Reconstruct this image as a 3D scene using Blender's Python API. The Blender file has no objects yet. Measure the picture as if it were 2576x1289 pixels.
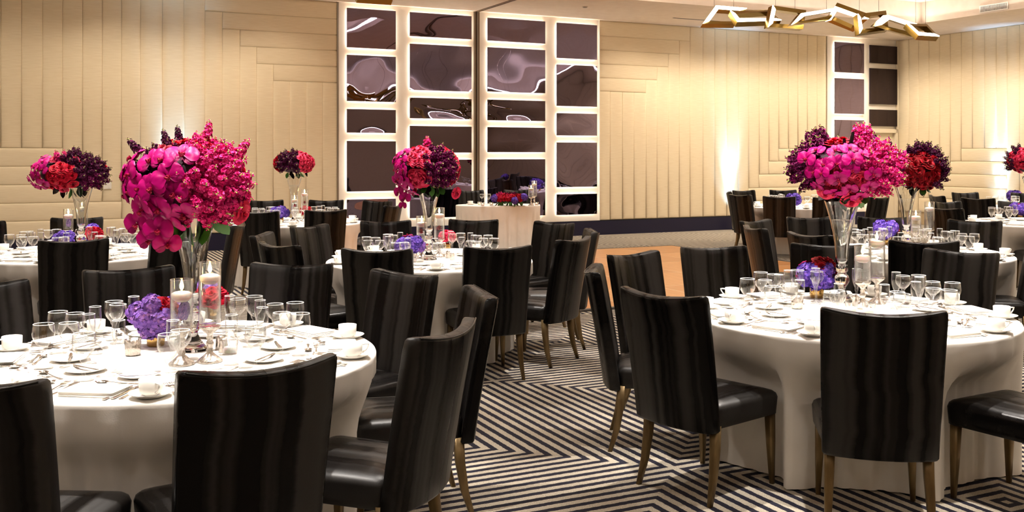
import bpy, bmesh, math, random
from mathutils import Vector, Matrix
PI = math.pi
sin, cos = math.sin, math.cos
sc = bpy.context.scene
C = sc.collection
rnd = random.Random(7)

# ------------------------------------------------------------------ camera frame
F, CX, HY, CAMH = 2490.0, 1288.0, 391.5, 1.62
def P(px, py, z=None, Y=None):
    """world point seen at pixel (px,py): on the plane of height z, or at depth Y"""
    if Y is None: Y = (CAMH - z) * F / (py - HY)
    return Vector(((px - CX) * Y / F, Y, CAMH + (HY - py) * Y / F))
cam = bpy.data.cameras.new('camera'); camo = bpy.data.objects.new('camera', cam); C.objects.link(camo)
camo.location = (0, 0, CAMH); camo.rotation_euler = (PI / 2, 0, 0)
cam.sensor_width = 36; cam.lens = 36 * F / 2576; cam.shift_y = -(644.5 - HY) / 2576
cam.clip_start = 0.05; cam.clip_end = 100
sc.camera = camo
# ------------------------------------------------------------------ world, exposure
w = bpy.data.worlds.new('world'); sc.world = w; w.use_nodes = True
w.node_tree.nodes['Background'].inputs[0].default_value = (1, .8, .62, 1)
w.node_tree.nodes['Background'].inputs[1].default_value = 0.02
vs = sc.view_settings
sc.display_settings.display_device = 'sRGB'
vs.view_transform = 'Standard'; vs.look = 'None'; vs.gamma = 1; vs.use_curve_mapping = False
vs.exposure = 1.6
sc.cycles.max_bounces = 12; sc.cycles.diffuse_bounces = 4; sc.cycles.glossy_bounces = 6
sc.cycles.transmission_bounces = 10; sc.cycles.transparent_max_bounces = 32
sc.cycles.caustics_reflective = False; sc.cycles.caustics_refractive = False
sc.cycles.sample_clamp_indirect = 4
# ------------------------------------------------------------------ room frame: u along the mirror wall, v towards the camera
EU = Vector((.899, .438, 0)).normalized(); EV = Vector((EU.y, -EU.x, 0))
VW = -17.42            # mirror wall
CEIL = 4.385
def R(u, v, z=0): p = EU * u + EV * v; return Vector((p.x, p.y, z))
def uv(p): return p.x * EU.x + p.y * EU.y, p.x * EV.x + p.y * EV.y
def wall_u(px, V=VW):
    s = (px - CX) / F
    return -V * (-EV.y * s + EV.x) / (EU.x - EU.y * s)
def wall_z(px, py, V=VW):
    Y = R(wall_u(px, V), V).y
    return CAMH + (HY - py) * Y / F
UR = wall_u(2253)      # right wall
def rwall_v(px):
    s = (px - CX) / F
    return UR * (EU.y * s - EU.x) / (EV.x - EV.y * s)
def rwall_z(px, py):
    Y = R(UR, rwall_v(px)).y
    return CAMH + (HY - py) * Y / F
ROT_U = math.atan2(EU.y, EU.x)

# ------------------------------------------------------------------ lights
def spot(name, loc, aim, energy, size, blend=.5, col=(1, .86, .7), soft=.06):
    L = bpy.data.lights.new(name, 'SPOT'); L.energy = energy; L.spot_size = math.radians(size); L.spot_blend = blend
    L.color = col; L.shadow_soft_size = soft
    o = bpy.data.objects.new(name, L); C.objects.link(o); o.location = loc
    o.rotation_euler = (Vector(aim) - Vector(loc)).to_track_quat('-Z', 'Y').to_euler()
    return o
# tables: centre (X,Y) from the photograph
def adj(x, y, z):
    v = (CAMH - z) * F / y; s = v / (v + 2.5); return x * s, y * s
TB = {}
for k, x, y in [('T1', -1.448, 4.295), ('T2', 1.84, 5.41), ('T3', -3.86, 8.8), ('T4', -.683, 8.25), ('T5', -2.83, 12.95),
                ('T7', 3.53, 8.8), ('T8', 5.0, 17.06), ('T9', 6.80, 12.85), ('T10', 8.5, 16.4)]:
    TB[k] = adj(x, y, .76)
TR = .845
K_TABLE = {'T1': 230, 'T2': 230, 'T3': 170, 'T4': 200, 'T5': 150, 'T7': 170, 'T8': 110, 'T9': 120, 'T10': 110}
for k, (x, y) in TB.items():
    for q in range(3):
        a = 2 * PI * q / 3 + .5
        spot('table_downlight', (x + 1.15 * cos(a), y + 1.15 * sin(a), CEIL - .05), (x - .1 * cos(a), y - .1 * sin(a), .7), K_TABLE[k] * 1.15, 44, .7, (1, .93, .86), .05)
spot('table_downlight', R(8.0, VW + 2.3, CEIL - .05), P(1250, 515, .76), 170, 50, .7, (1, .92, .84), .05)
# general fill: added spots in a grid under the ceiling, wide beams
for u in (-5.5, -1.5, 2.5, 6.0, 10.0, 14.0, 17.2):
    for v in (-14.0, -10.0, -6.0, -2.0, 2.0):
        spot('fill_spot', R(u, v, CEIL - .03 if (u in (6.0, 17.2) or v < -13) else 4.78), R(u, v, 0), (56 if v < -5 else (28 if v < -1 else 24)) * (.5 if u < -3 else 1), 125, .6, (1, .91, .82), .09)
# rows of added spots that brighten the padded walls
for u in [x * 1.25 - 5.0 for x in range(19)]:
    if wall_u(850) - .2 < u < wall_u(1505) + .3: continue
    e = 34 if u > wall_u(1505) else (13 if u < 1.0 else 27)
    spot('wall_fill_spot', R(u, VW + 1.7, CEIL - .03), R(u, VW, 1.0), e * (1.7 if u > 5 else 1.2), 100, .8, (1, .86, .69), .06)
for v in [-16.4 + 1.25 * i for i in range(12)]:
    spot('wall_fill_spot', R(UR - 1.7, v, CEIL - .03), R(UR, v, 1.0), 42, 100, .8, (1, .86, .69), .06)
# area fills added along the edges of both coffers to brighten the raised ceiling
for (u0, u1, v0, v1) in ((9.4, 16.75, -14.85, 2.8), (-6.0, 6.6, -14.85, 2.8)):
    for (a, b, dx) in ((R(u0 + .06, (v0 + v1) / 2), v1 - v0, EU), (R(u1 - .06, (v0 + v1) / 2), v1 - v0, -EU), (R((u0 + u1) / 2, v0 + .06), u1 - u0, EV), (R((u0 + u1) / 2, v1 - .06), u1 - u0, -EV)):
        L = bpy.data.lights.new('coffer_fill', 'AREA'); L.shape = 'RECTANGLE'; L.size = b - .3; L.size_y = .05; L.energy = 1.7 * b; L.color = (1, .9, .8)
        o = bpy.data.objects.new('coffer_fill', L); C.objects.link(o); o.location = (a.x, a.y, CEIL + .03)
        zax = -(dx * .8 + Vector((0, 0, .6))).normalized(); xax = Vector((-dx.y, dx.x, 0)); yax = zax.cross(xax)
        o.rotation_euler = Matrix((xax, yax, zax)).transposed().to_euler()
# cool uplights standing at the foot of the walls
UPL = [R(wall_u(440), VW + .26, .16), R(wall_u(1832), VW + .26, .16), R(UR - .26, rwall_v(2522), .16)]
UPA = [R(wall_u(440), VW - .22, CEIL), R(wall_u(1832), VW - .22, CEIL), R(UR + .22, rwall_v(2522), CEIL)]
for a, b in zip(UPL, UPA):
    spot('wall_uplight', a + Vector((0, 0, .06)), b, 230, 30, 1, (.36, .64, 1), .04)
    spot('wall_uplight', a + Vector((0, 0, .06)), a + (b - a) * .5 + Vector((0, 0, .2)), 26, 64, 1, (.36, .64, 1), .04)

# ------------------------------------------------------------------ materials
def s2l(c): return tuple(((x / 255) / 12.92 if x / 255 <= .04045 else ((x / 255 + .055) / 1.055) ** 2.4) for x in c)
def mat(name, rgb, rough=.5, metal=0, emit=0, trans=0, ior=1.45, sheen=0, coat=0, lin=False, spec=.5):
    m = bpy.data.materials.new(name); m.use_nodes = True
    b = m.node_tree.nodes['Principled BSDF']; c = rgb if lin else s2l(rgb)
    b.inputs['Base Color'].default_value = (*c, 1); b.inputs['Roughness'].default_value = rough
    b.inputs['Metallic'].default_value = metal; b.inputs['IOR'].default_value = ior
    b.inputs['Transmission Weight'].default_value = trans; b.inputs['Specular IOR Level'].default_value = spec
    b.inputs['Sheen Weight'].default_value = sheen; b.inputs['Coat Weight'].default_value = coat
    if emit:
        b.inputs['Emission Color'].default_value = (*c, 1); b.inputs['Emission Strength'].default_value = emit
    return m
def NT(m): return m.node_tree.nodes, m.node_tree.links, m.node_tree.nodes['Principled BSDF']
def vary(m, c1, c2, scale=(1, 1, 1), detail=3, bump=0, bscale=None, dist=.01, coords='Object', rough=None, nscale=5):
    n, l, b = NT(m)
    tc = n.new('ShaderNodeTexCoord'); mp = n.new('ShaderNodeMapping'); mp.inputs['Scale'].default_value = scale
    l.new(tc.outputs[coords], mp.inputs[0]); no = n.new('ShaderNodeTexNoise'); no.inputs['Scale'].default_value = nscale
    no.inputs['Detail'].default_value = detail; l.new(mp.outputs[0], no.inputs[0])
    r = n.new('ShaderNodeValToRGB'); r.color_ramp.elements[0].position = .35; r.color_ramp.elements[1].position = .65
    r.color_ramp.elements[0].color = (*s2l(c1), 1); r.color_ramp.elements[1].color = (*s2l(c2), 1)
    l.new(no.outputs[0], r.inputs[0]); l.new(r.outputs[0], b.inputs['Base Color'])
    if rough:
        mr = n.new('ShaderNodeMapRange'); mr.inputs['To Min'].default_value, mr.inputs['To Max'].default_value = rough
        mr.inputs['From Min'].default_value = .3; mr.inputs['From Max'].default_value = .7
        l.new(no.outputs[0], mr.inputs[0]); l.new(mr.outputs[0], b.inputs['Roughness'])
    if bump:
        n2 = n.new('ShaderNodeTexNoise'); n2.inputs['Scale'].default_value = bscale or 60; n2.inputs['Detail'].default_value = 4
        l.new(mp.outputs[0], n2.inputs[0]); bp = n.new('ShaderNodeBump'); bp.inputs['Strength'].default_value = bump
        bp.inputs['Distance'].default_value = dist; l.new(n2.outputs[0], bp.inputs['Height']); l.new(bp.outputs[0], b.inputs['Normal'])
    return m
M = {}
M['cream'] = vary(mat('cream_padded_fabric', (230, 214, 182), .62, sheen=.1), (226, 209, 176), (234, 219, 189), (1, 1, 30), bump=.25, bscale=40, dist=.002)
M['white_wall'] = mat('white_lacquer', (238, 231, 220), .45)
M['ceiling'] = vary(mat('ceiling_paint', (228, 214, 200), .8), (225, 211, 197), (231, 218, 205), bump=.05)
M['navy'] = mat('navy_base', (20, 18, 48), .45)
M['gap'] = mat('dark_gap', (178, 156, 122), .8)
M['bronze'] = mat('bronze_channel', (120, 100, 80), .35, .8)
M['steel'] = mat('grey_channel', (150, 140, 128), .35, .7)
M['led'] = mat('warm_led', (255, 241, 224), .5, emit=7)
M['lamp_led'] = mat('chandelier_led', (255, 236, 205), .5, emit=6)
M['brass'] = mat('brushed_brass', (156, 130, 70), .26, 1)
M['wire'] = mat('thin_wire', (120, 110, 100), .4, .8)
M['door'] = mat('door_paint', (226, 214, 190), .5)
M['plastic'] = mat('white_plastic', (235, 232, 225), .4)
M['vent_dark'] = mat('vent_dark', (90, 88, 86), .6)
M['porcelain'] = mat('white_porcelain', (246, 243, 236), .12, coat=.3)
M['linen'] = vary(mat('white_linen', (243, 238, 230), .8, sheen=.25), (240, 235, 227), (246, 241, 234), bump=.3, bscale=220, dist=.0008)
M['napkin'] = mat('white_napkin', (247, 243, 236), .85)
M['silver'] = mat('polished_silver', (215, 208, 200), .16, 1)
M['mercury'] = vary(mat('mercury_glass', (225, 218, 208), .2, .85), (186, 174, 162), (246, 240, 232), nscale=40, rough=(.1, .4))
M['gold'] = mat('gold_mercury_glass', (196, 160, 96), .2, .9)
M['candle'] = mat('white_wax', (252, 246, 236), .45); M['candle'].node_tree.nodes['Principled BSDF'].inputs['Subsurface Weight'].default_value = .3
M['flame'] = mat('flame', (255, 205, 120), .5, emit=28)
M['wick'] = mat('wick', (30, 25, 20), .9)
M['uplight'] = mat('black_fixture', (16, 16, 18), .4)
M['cup_handle'] = M['porcelain']
def mirror_mat():
    m = mat('tinted_mirror', (140, 128, 154), .012, 1)
    return m
M['mirror'] = mirror_mat()
M['mirror_dim'] = mat('dark_gloss_panel', (70, 62, 66), .10, 1)
M['mirror_edge'] = mat('mirror_edge', (52, 44, 60), .2, .6)
def leather():
    m = mat('black_moire_leather', (20, 16, 14), .36, spec=.42)
    n, l, b = NT(m)
    tc = n.new('ShaderNodeTexCoord'); sp = n.new('ShaderNodeSeparateXYZ'); l.new(tc.outputs['Object'], sp.inputs[0])
    inf = n.new('ShaderNodeObjectInfo')
    nz = n.new('ShaderNodeTexNoise'); nz.inputs['Scale'].default_value = 3.0; nz.inputs['Detail'].default_value = 6; nz.inputs['Roughness'].default_value = .68
    cmb0 = n.new('ShaderNodeCombineXYZ'); l.new(sp.outputs['Y'], cmb0.inputs[1]); l.new(sp.outputs['Z'], cmb0.inputs[2]); l.new(inf.outputs['Random'], cmb0.inputs[0])
    l.new(cmb0.outputs[0], nz.inputs[0])
    ad = n.new('ShaderNodeMath'); ad.operation = 'MULTIPLY_ADD'; ad.inputs[1].default_value = .07
    l.new(nz.outputs[0], ad.inputs[0]); l.new(sp.outputs['X'], ad.inputs[2])
    rm = n.new('ShaderNodeMath'); rm.operation = 'MULTIPLY_ADD'; rm.inputs[1].default_value = 3.1; rm.inputs[2].default_value = 5
    l.new(inf.outputs['Random'], rm.inputs[0])
    st = n.new('ShaderNodeTexNoise'); st.noise_dimensions = '2D'; st.inputs['Scale'].default_value = 11; st.inputs['Detail'].default_value = 2.2; st.inputs['Roughness'].default_value = .55
    cmb = n.new('ShaderNodeCombineXYZ'); l.new(ad.outputs[0], cmb.inputs[0]); l.new(rm.outputs[0], cmb.inputs[1]); l.new(cmb.outputs[0], st.inputs[0])
    r = n.new('ShaderNodeValToRGB'); e = r.color_ramp.elements
    e[0].position = .42; e[0].color = (.0030, .0024, .0022, 1); e[1].position = .64; e[1].color = (.0078, .0064, .0055, 1)
    e2 = e.new(.53); e2.color = (.0050, .0040, .0035, 1)
    l.new(st.outputs[0], r.inputs[0]); l.new(r.outputs[0], b.inputs['Base Color'])
    mr = n.new('ShaderNodeMapRange'); mr.inputs['From Min'].default_value = .40; mr.inputs['From Max'].default_value = .64
    mr.inputs['To Min'].default_value = .24; mr.inputs['To Max'].default_value = .46
    l.new(st.outputs[0], mr.inputs[0]); l.new(mr.outputs[0], b.inputs['Roughness'])
    ms = n.new('ShaderNodeMapRange'); ms.inputs['From Min'].default_value = .42; ms.inputs['From Max'].default_value = .64
    ms.inputs['To Min'].default_value = .16; ms.inputs['To Max'].default_value = .66
    l.new(st.outputs[0], ms.inputs[0]); l.new(ms.outputs[0], b.inputs['Specular IOR Level'])
    g = n.new('ShaderNodeTexNoise'); g.inputs['Scale'].default_value = 240; g.inputs['Detail'].default_value = 3
    l.new(tc.outputs['Object'], g.inputs[0]); bp = n.new('ShaderNodeBump'); bp.inputs['Strength'].default_value = .4; bp.inputs['Distance'].default_value = .0008
    l.new(g.outputs[0], bp.inputs['Height'])
    bp2 = n.new('ShaderNodeBump'); bp2.inputs['Strength'].default_value = .6; bp2.inputs['Distance'].default_value = .006
    l.new(st.outputs[0], bp2.inputs['Height']); l.new(bp.outputs[0], bp2.inputs['Normal']); l.new(bp2.outputs[0], b.inputs['Normal'])
    return m
M['leather'] = leather()
M['piping'] = mat('black_piping', (22, 17, 15), .3)
M['leg'] = vary(mat('bronze_gold_leg', (118, 96, 62), .36, .5), (102, 82, 52), (130, 108, 72), (1, 1, .2), nscale=30)
def thin_glass(name, tint=(.97, .975, .975), base=.03):
    m = bpy.data.materials.new(name); m.use_nodes = True; n, l = m.node_tree.nodes, m.node_tree.links
    n.clear(); out = n.new('ShaderNodeOutputMaterial'); mx = n.new('ShaderNodeMixShader'); tr = n.new('ShaderNodeBsdfTransparent')
    gl = n.new('ShaderNodeBsdfGlossy'); gl.inputs['Roughness'].default_value = .02; gl.inputs['Color'].default_value = (1, 1, 1, 1)
    tr.inputs[0].default_value = (*tint, 1)
    lw = n.new('ShaderNodeLayerWeight'); lw.inputs['Blend'].default_value = .5
    pw = n.new('ShaderNodeMath'); pw.operation = 'POWER'; pw.inputs[1].default_value = 2.3; l.new(lw.outputs['Facing'], pw.inputs[0])
    ma = n.new('ShaderNodeMath'); ma.operation = 'MULTIPLY_ADD'; ma.inputs[1].default_value = .85; ma.inputs[2].default_value = base
    l.new(pw.outputs[0], ma.inputs[0]); l.new(ma.outputs[0], mx.inputs[0]); l.new(tr.outputs[0], mx.inputs[1]); l.new(gl.outputs[0], mx.inputs[2])
    l.new(mx.outputs[0], out.inputs[0])
    return m
M['glass'] = thin_glass('clear_glass', (.975, .98, .98), .035); M['rim'] = mat('painted_rim_glint', (236, 238, 238), .08, spec=1.0)  # rim: white colour stands in for the glint on the edge
M['crystal'] = mat('solid_crystal', (250, 250, 250), 0.0, trans=1, ior=1.47)
M['water'] = thin_glass('water_surface', (.96, .97, .97), .05)
def petal(name, c, c2=None, rough=.55):
    m = mat(name, c, rough, spec=.16); n, l, b = NT(m)
    g = n.new('ShaderNodeNewGeometry'); r = n.new('ShaderNodeValToRGB'); e = r.color_ramp.elements
    a, d = s2l(c), s2l(c2 or c); e[0].color = (*[x * .62 for x in a], 1); e[1].color = (*d, 1)
    e2 = e.new(.45); e2.color = (*a, 1)
    l.new(g.outputs['Random Per Island'], r.inputs[0]); l.new(r.outputs[0], b.inputs['Base Color'])
    return m
M['orchid'] = petal('magenta_orchid', (148, 0, 84), (174, 0, 106), .42)
M['lip'] = petal('dark_orchid_lip', (120, 0, 34), (150, 4, 50))
M['stock_pink'] = petal('hot_pink_stock', (206, 8, 106), (242, 82, 164))
M['stock_plum'] = petal('plum_stock', (84, 2, 56), (140, 18, 94))
M['stock_dark'] = petal('dark_plum_stock', (62, 6, 44), (106, 16, 74))
M['rose_coral'] = petal('coral_rose', (196, 28, 66), (222, 66, 102))
M['rose_red'] = petal('red_rose', (174, 4, 34), (204, 24, 56))
M['rose_dark'] = petal('deep_red_rose', (128, 2, 14), (158, 8, 28))
M['rose_dusty'] = petal('dusty_pink_rose', (186, 58, 80), (198, 76, 92))
M['hydrangea'] = petal('violet_hydrangea', (136, 94, 190), (190, 136, 206))
M['hydrangea_blue'] = petal('blue_violet_hydrangea', (92, 66, 172), (140, 102, 200))
M['leaf'] = mat('green_leaf', (58, 104, 38), .35)
M['bud'] = mat('pale_green_bud', (170, 182, 96), .5)
M['black_leaf'] = mat('black_leaf', (26, 18, 16), .22)
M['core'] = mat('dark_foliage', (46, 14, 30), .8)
def carpet():
    m = mat('striped_carpet', (220, 205, 180), .95); n, l, b = NT(m)
    geo = n.new('ShaderNodeNewGeometry'); mp = n.new('ShaderNodeMapping'); mp.vector_type = 'POINT'
    mp.inputs['Rotation'].default_value = (0, 0, -ROT_U)
    l.new(geo.outputs['Position'], mp.inputs[0])
    wob = n.new('ShaderNodeTexNoise'); wob.inputs['Scale'].default_value = 38; wob.inputs['Detail'].default_value = 2; l.new(geo.outputs['Position'], wob.inputs[0])
    wv = n.new('ShaderNodeVectorMath'); wv.operation = 'MULTIPLY_ADD'; wv.inputs[1].default_value = (.011, .011, 0)
    l.new(wob.outputs['Color'], wv.inputs[0]); l.new(mp.outputs[0], wv.inputs[2])
    sp = n.new('ShaderNodeSeparateXYZ'); l.new(wv.outputs[0], sp.inputs[0])
    CELL = 2.205; per = CELL / 30
    ds = []
    for ax, off in (('X', 3.0), ('Y', 6.45)):      # local Y is -v
        a = n.new('ShaderNodeMath'); a.operation = 'SUBTRACT'; a.inputs[1].default_value = off + .0055; l.new(sp.outputs[ax], a.inputs[0])
        f = n.new('ShaderNodeMath'); f.operation = 'PINGPONG'; f.inputs[1].default_value = CELL / 2; l.new(a.outputs[0], f.inputs[0])
        ds.append(f)       # distance to the nearest cell border
    mn = n.new('ShaderNodeMath'); mn.operation = 'MINIMUM'; l.new(ds[0].outputs[0], mn.inputs[0]); l.new(ds[1].outputs[0], mn.inputs[1])
    pp = n.new('ShaderNodeMath'); pp.operation = 'PINGPONG'; pp.inputs[1].default_value = per / 2; l.new(mn.outputs[0], pp.inputs[0])
    mr = n.new('ShaderNodeMapRange'); mr.inputs['From Min'].default_value = per * .26 - .0012; mr.inputs['From Max'].default_value = per * .26 + .0012
    l.new(pp.outputs[0], mr.inputs[0])
    no = n.new('ShaderNodeTexNoise'); no.inputs['Scale'].default_value = 160; no.inputs['Detail'].default_value = 3; l.new(geo.outputs['Position'], no.inputs[0])
    c1 = n.new('ShaderNodeValToRGB'); c1.color_ramp.elements[0].position = .3; c1.color_ramp.elements[1].position = .7
    c1.color_ramp.elements[0].color = (*s2l((168, 156, 136)), 1); c1.color_ramp.elements[1].color = (*s2l((214, 204, 186)), 1); l.new(no.outputs[0], c1.inputs[0])
    c2 = n.new('ShaderNodeValToRGB'); c2.color_ramp.elements[0].position = .3; c2.color_ramp.elements[1].position = .7
    c2.color_ramp.elements[0].color = (*s2l((16, 15, 28)), 1); c2.color_ramp.elements[1].color = (*s2l((34, 32, 52)), 1); l.new(no.outputs[0], c2.inputs[0])
    mx = n.new('ShaderNodeMix'); mx.data_type = 'RGBA'; l.new(mr.outputs[0], mx.inputs[0]); l.new(c1.outputs[0], mx.inputs[6]); l.new(c2.outputs[0], mx.inputs[7])
    l.new(mx.outputs[2], b.inputs['Base Color'])
    bp = n.new('ShaderNodeBump'); bp.inputs['Strength'].default_value = .6; bp.inputs['Distance'].default_value = .004; l.new(no.outputs[0], bp.inputs['Height']); l.new(bp.outputs[0], b.inputs['Normal'])
    return m
M['carpet'] = carpet()
M['wood'] = vary(mat('orange_wood', (204, 140, 80), .34, coat=.15), (198, 134, 76), (210, 148, 88), (1.2, 9, 1), detail=2, nscale=2.2)
M['wood2'] = vary(mat('orange_wood_pale', (214, 152, 92), .34, coat=.15), (208, 146, 88), (220, 160, 100), (1.2, 9, 1), detail=2, nscale=2.2)
M['trim_grey'] = mat('grey_metal_edge', (96, 92, 90), .4, .5)

# ------------------------------------------------------------------ mesh helpers
def mesh(name, verts, faces, mats, smooth=True, fm=None):
    me = bpy.data.meshes.new(name); me.from_pydata([tuple(v) for v in verts], [], faces)
    for m in (mats if isinstance(mats, list) else [mats]): me.materials.append(M[m] if isinstance(m, str) else m)
    if fm: me.polygons.foreach_set('material_index', fm)
    if smooth: me.polygons.foreach_set('use_smooth', [True] * len(me.polygons))
    me.update(); return me
class MB:
    """collects pieces of one mesh"""
    def __init__(s): s.v = []; s.f = []; s.m = []
    def add(s, v, f, mi=0, T=None):
        k = len(s.v); s.v += [(T @ Vector(p)) if T else Vector(p) for p in v]; s.f += [tuple(i + k for i in q) for q in f]; s.m += [mi] * len(f)
        return s
    def mesh(s, name, mats, smooth=True): return mesh(name, s.v, s.f, mats, smooth, s.m)
def box(x0, x1, y0, y1, z0, z1):
    v = [(x, y, z) for z in (z0, z1) for y in (y0, y1) for x in (x0, x1)]
    return v, [(0, 2, 3, 1), (4, 5, 7, 6), (0, 1, 5, 4), (2, 6, 7, 3), (0, 4, 6, 2), (1, 3, 7, 5)]
def loft(rings, cap=True, closed=False):
    n = len(rings[0]); v = [p for r in rings for p in r]; f = []
    R_ = len(rings)
    for i in range(R_ if closed else R_ - 1):
        a, b = i * n, ((i + 1) % R_) * n
        for j in range(n): k = (j + 1) % n; f.append((a + j, a + k, b + k, b + j))
    if cap and not closed: f.append(tuple(range(n))[::-1]); f.append(tuple(range((R_ - 1) * n, R_ * n)))
    return v, f
def lathe(prof, n=24):
    rings = [[(r * cos(2 * PI * j / n), r * sin(2 * PI * j / n), z) for j in range(n)] for r, z in prof]
    return loft(rings, cap=False)
def tube(pts, r, n=8, cap=True):
    pts = [Vector(p) for p in pts]; rings = []
    for i, p in enumerate(pts):
        d = (pts[min(i + 1, len(pts) - 1)] - pts[max(i - 1, 0)]).normalized()
        a = d.orthogonal().normalized() if i == 0 else (a - d * a.dot(d)).normalized()
        b = d.cross(a); rr = r[i] if isinstance(r, (list, tuple)) else r
        rings.append([p + (a * cos(2 * PI * j / n) + b * sin(2 * PI * j / n)) * rr for j in range(n)])
    return loft(rings, cap)
def rrect(hx, hy, r, k=4, cx=0, cy=0, z=0):
    pts = []
    for sx, sy, a0 in ((1, 1, 0), (-1, 1, 90), (-1, -1, 180), (1, -1, 270)):
        for i in range(k + 1):
            a = math.radians(a0 + 90 * i / k); pts.append((cx + sx * (hx - r) + r * cos(a), cy + sy * (hy - r) + r * sin(a), z))
    return pts
def ob(name, me, parent=None, loc=None, rot=None, scale=None):
    o = bpy.data.objects.new(name, me); C.objects.link(o)
    if parent: o.parent = parent
    if loc is not None: o.location = loc
    if rot is not None: o.rotation_euler = rot
    if scale is not None: o.scale = scale if hasattr(scale, '__len__') else (scale,) * 3
    return o
def thing(name, label, cat, loc=(0, 0, 0), rotz=0, group=None, me=None):
    o = ob(name, me, None, loc, (0, 0, rotz)); o['label'] = label; o['category'] = cat
    if group: o['group'] = group
    return o
def struct(name, me, **k):
    o = ob(name, me, **k)
    if not o.parent: o['kind'] = 'structure'
    return o
TRACK = []       # (object, kind key, table key) for the ordinal labels given at the end
def dup(root, loc, rotz=0, group=None, scale=None):
    r = root.copy(); C.objects.link(r); r.location = loc; r.rotation_euler = (0, 0, rotz)
    if scale: r.scale = (scale,) * 3
    if group: r['group'] = group
    for ch in root.children:
        c = ch.copy(); C.objects.link(c); c.parent = r
        for g in ch.children:
            d = g.copy(); C.objects.link(d); d.parent = c
    return r

# ================================================================== SETTING
UL, VB = -8.5, 5.5      # left wall and back wall (behind the camera)
# floor
fl = struct('floor', mesh('floor', [R(UL, VW), R(UR, VW), R(UR, VB), R(UL, VB)], [(0, 3, 2, 1)], 'carpet', False))
# walls (backing)
def quad(a, b, z0, z1, m, name):
    return mesh(name, [(a.x, a.y, z0), (b.x, b.y, z0), (b.x, b.y, z1), (a.x, a.y, z1)], [(0, 1, 2, 3)], m, False)
wall_back = struct('wall_back', quad(R(UL, VW), R(UR, VW), 0, CEIL, 'gap', 'wall_back'))
wall_right = struct('wall_right', quad(R(UR, VW), R(UR, VB), 0, CEIL, 'gap', 'wall_right'))
struct('wall_front', quad(R(UR, VB), R(UL, VB), 0, CEIL, 'cream', 'wall_front'))
struct('wall_left', quad(R(UL, VB), R(UL, VW), 0, CEIL, 'cream', 'wall_left'))
# ceiling: perimeter soffit with two raised coffers
COF = [(9.4, 16.75, -14.85, 2.8), (-6.0, 6.6, -14.85, 2.8)]; CH = 4.82
cm = MB()
us = [UL, -6.0, 6.6, 9.4, 16.75, UR]; vs_ = [VW, -14.85, 2.8, VB]
for i in range(5):
    for j in range(3):
        hole = j == 1 and i in (1, 3)
        z = CH if hole else CEIL
        a = [R(us[i], vs_[j], z), R(us[i + 1], vs_[j], z), R(us[i + 1], vs_[j + 1], z), R(us[i], vs_[j + 1], z)]
        cm.add(a, [(0, 1, 2, 3)])
        if hole:
            for p, q in ((0, 1), (1, 2), (2, 3), (3, 0)):
                A, B = a[p], a[q]; cm.add([A, B, (B.x, B.y, CEIL), (A.x, A.y, CEIL)], [(0, 1, 2, 3)])
ceil = struct('ceiling', cm.mesh('ceiling', 'ceiling', False))

# a padded board lying in a wall: local x along wall, y out of the wall, z up
def pad_mesh(w_, h_):
    rings = []
    for ins, d in ((.0006, 0), (.0012, .008), (.008, .0155), (.030, .0225), (.070, .0270), (.12, .0285)):
        hx, hz = max(w_ / 2 - ins, .01), max(h_ / 2 - ins, .01)
        rings.append([(-hx, d, -hz), (hx, d, -hz), (hx, d, hz), (-hx, d, hz)])
    v, f = loft(rings, cap=False); n = len(v)
    f.append((n - 4, n - 3, n - 2, n - 1))
    f = [tuple(q[::-1]) for q in f]
    return mesh('padded_panel', v, f, 'cream', True)
_pc = {}
def pad(u0, u1, z0, z1, wall='back'):
    w_, h_ = abs(u1 - u0), z1 - z0
    if w_ < .03 or h_ < .03: return
    key = (round(w_, 2), round(h_, 2), wall)
    if key not in _pc: _pc[key] = pad_mesh(w_, h_)
    c, zc = (u0 + u1) / 2, (z0 + z1) / 2
    if wall == 'back':
        o = ob('padded_panel', _pc[key], wall_back, R(c, VW + .004, zc), (0, 0, ROT_U + PI))
    else:
        o = ob('padded_panel', _pc[key], wall_right, R(UR - .004, c, zc), (0, 0, ROT_U + PI / 2))
BT = .295       # top of the navy base
def staircase(seams, zt, rows_top, zb, wall, top_from=None):
    """seams: increasing coordinates; top/bottom z per vertical board"""
    for i in range(len(seams) - 1): pad(seams[i], seams[i + 1], zb[i], zt[i], wall)
# left padded section
px = [1.7, 54, 107, 157.2, 207.7, 257, 305.5, 353, 408, 462.5, 515, 559, 603, 645, 687, 729, 769.6, 811, 849]
U = [wall_u(p) for p in px]; step = U[1] - U[0]
extra = [U[0] - step * k for k in range(10, 0, -1)]; seams = extra + U; o_ = 10
ztop = [wall_z(849, y) for y in (48.4, 88.5, 128, 168.6, 208.7)]
zbot = [wall_z(100, y) for y in (373, 419, 465, 511, 556)]
for i in range(len(seams) - 1):
    k = i - o_     # index in px
    t = CEIL
    if k >= 10: t = ztop[min(k - 10, 4)]
    b = BT
    if k < 8: b = zbot[0] if k < 3 else (zbot[min(k - 2, 4)] if k < 7 else BT)
    pad(seams[i], seams[i + 1], b, t)
zz = [CEIL] + ztop
for r_ in range(5): pad(U[10 + r_], U[18], zz[r_ + 1], zz[r_])
zz = zbot + [BT]
for r_ in range(5): pad(seams[0], U[3 + r_], zz[r_ + 1], zz[r_])
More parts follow.
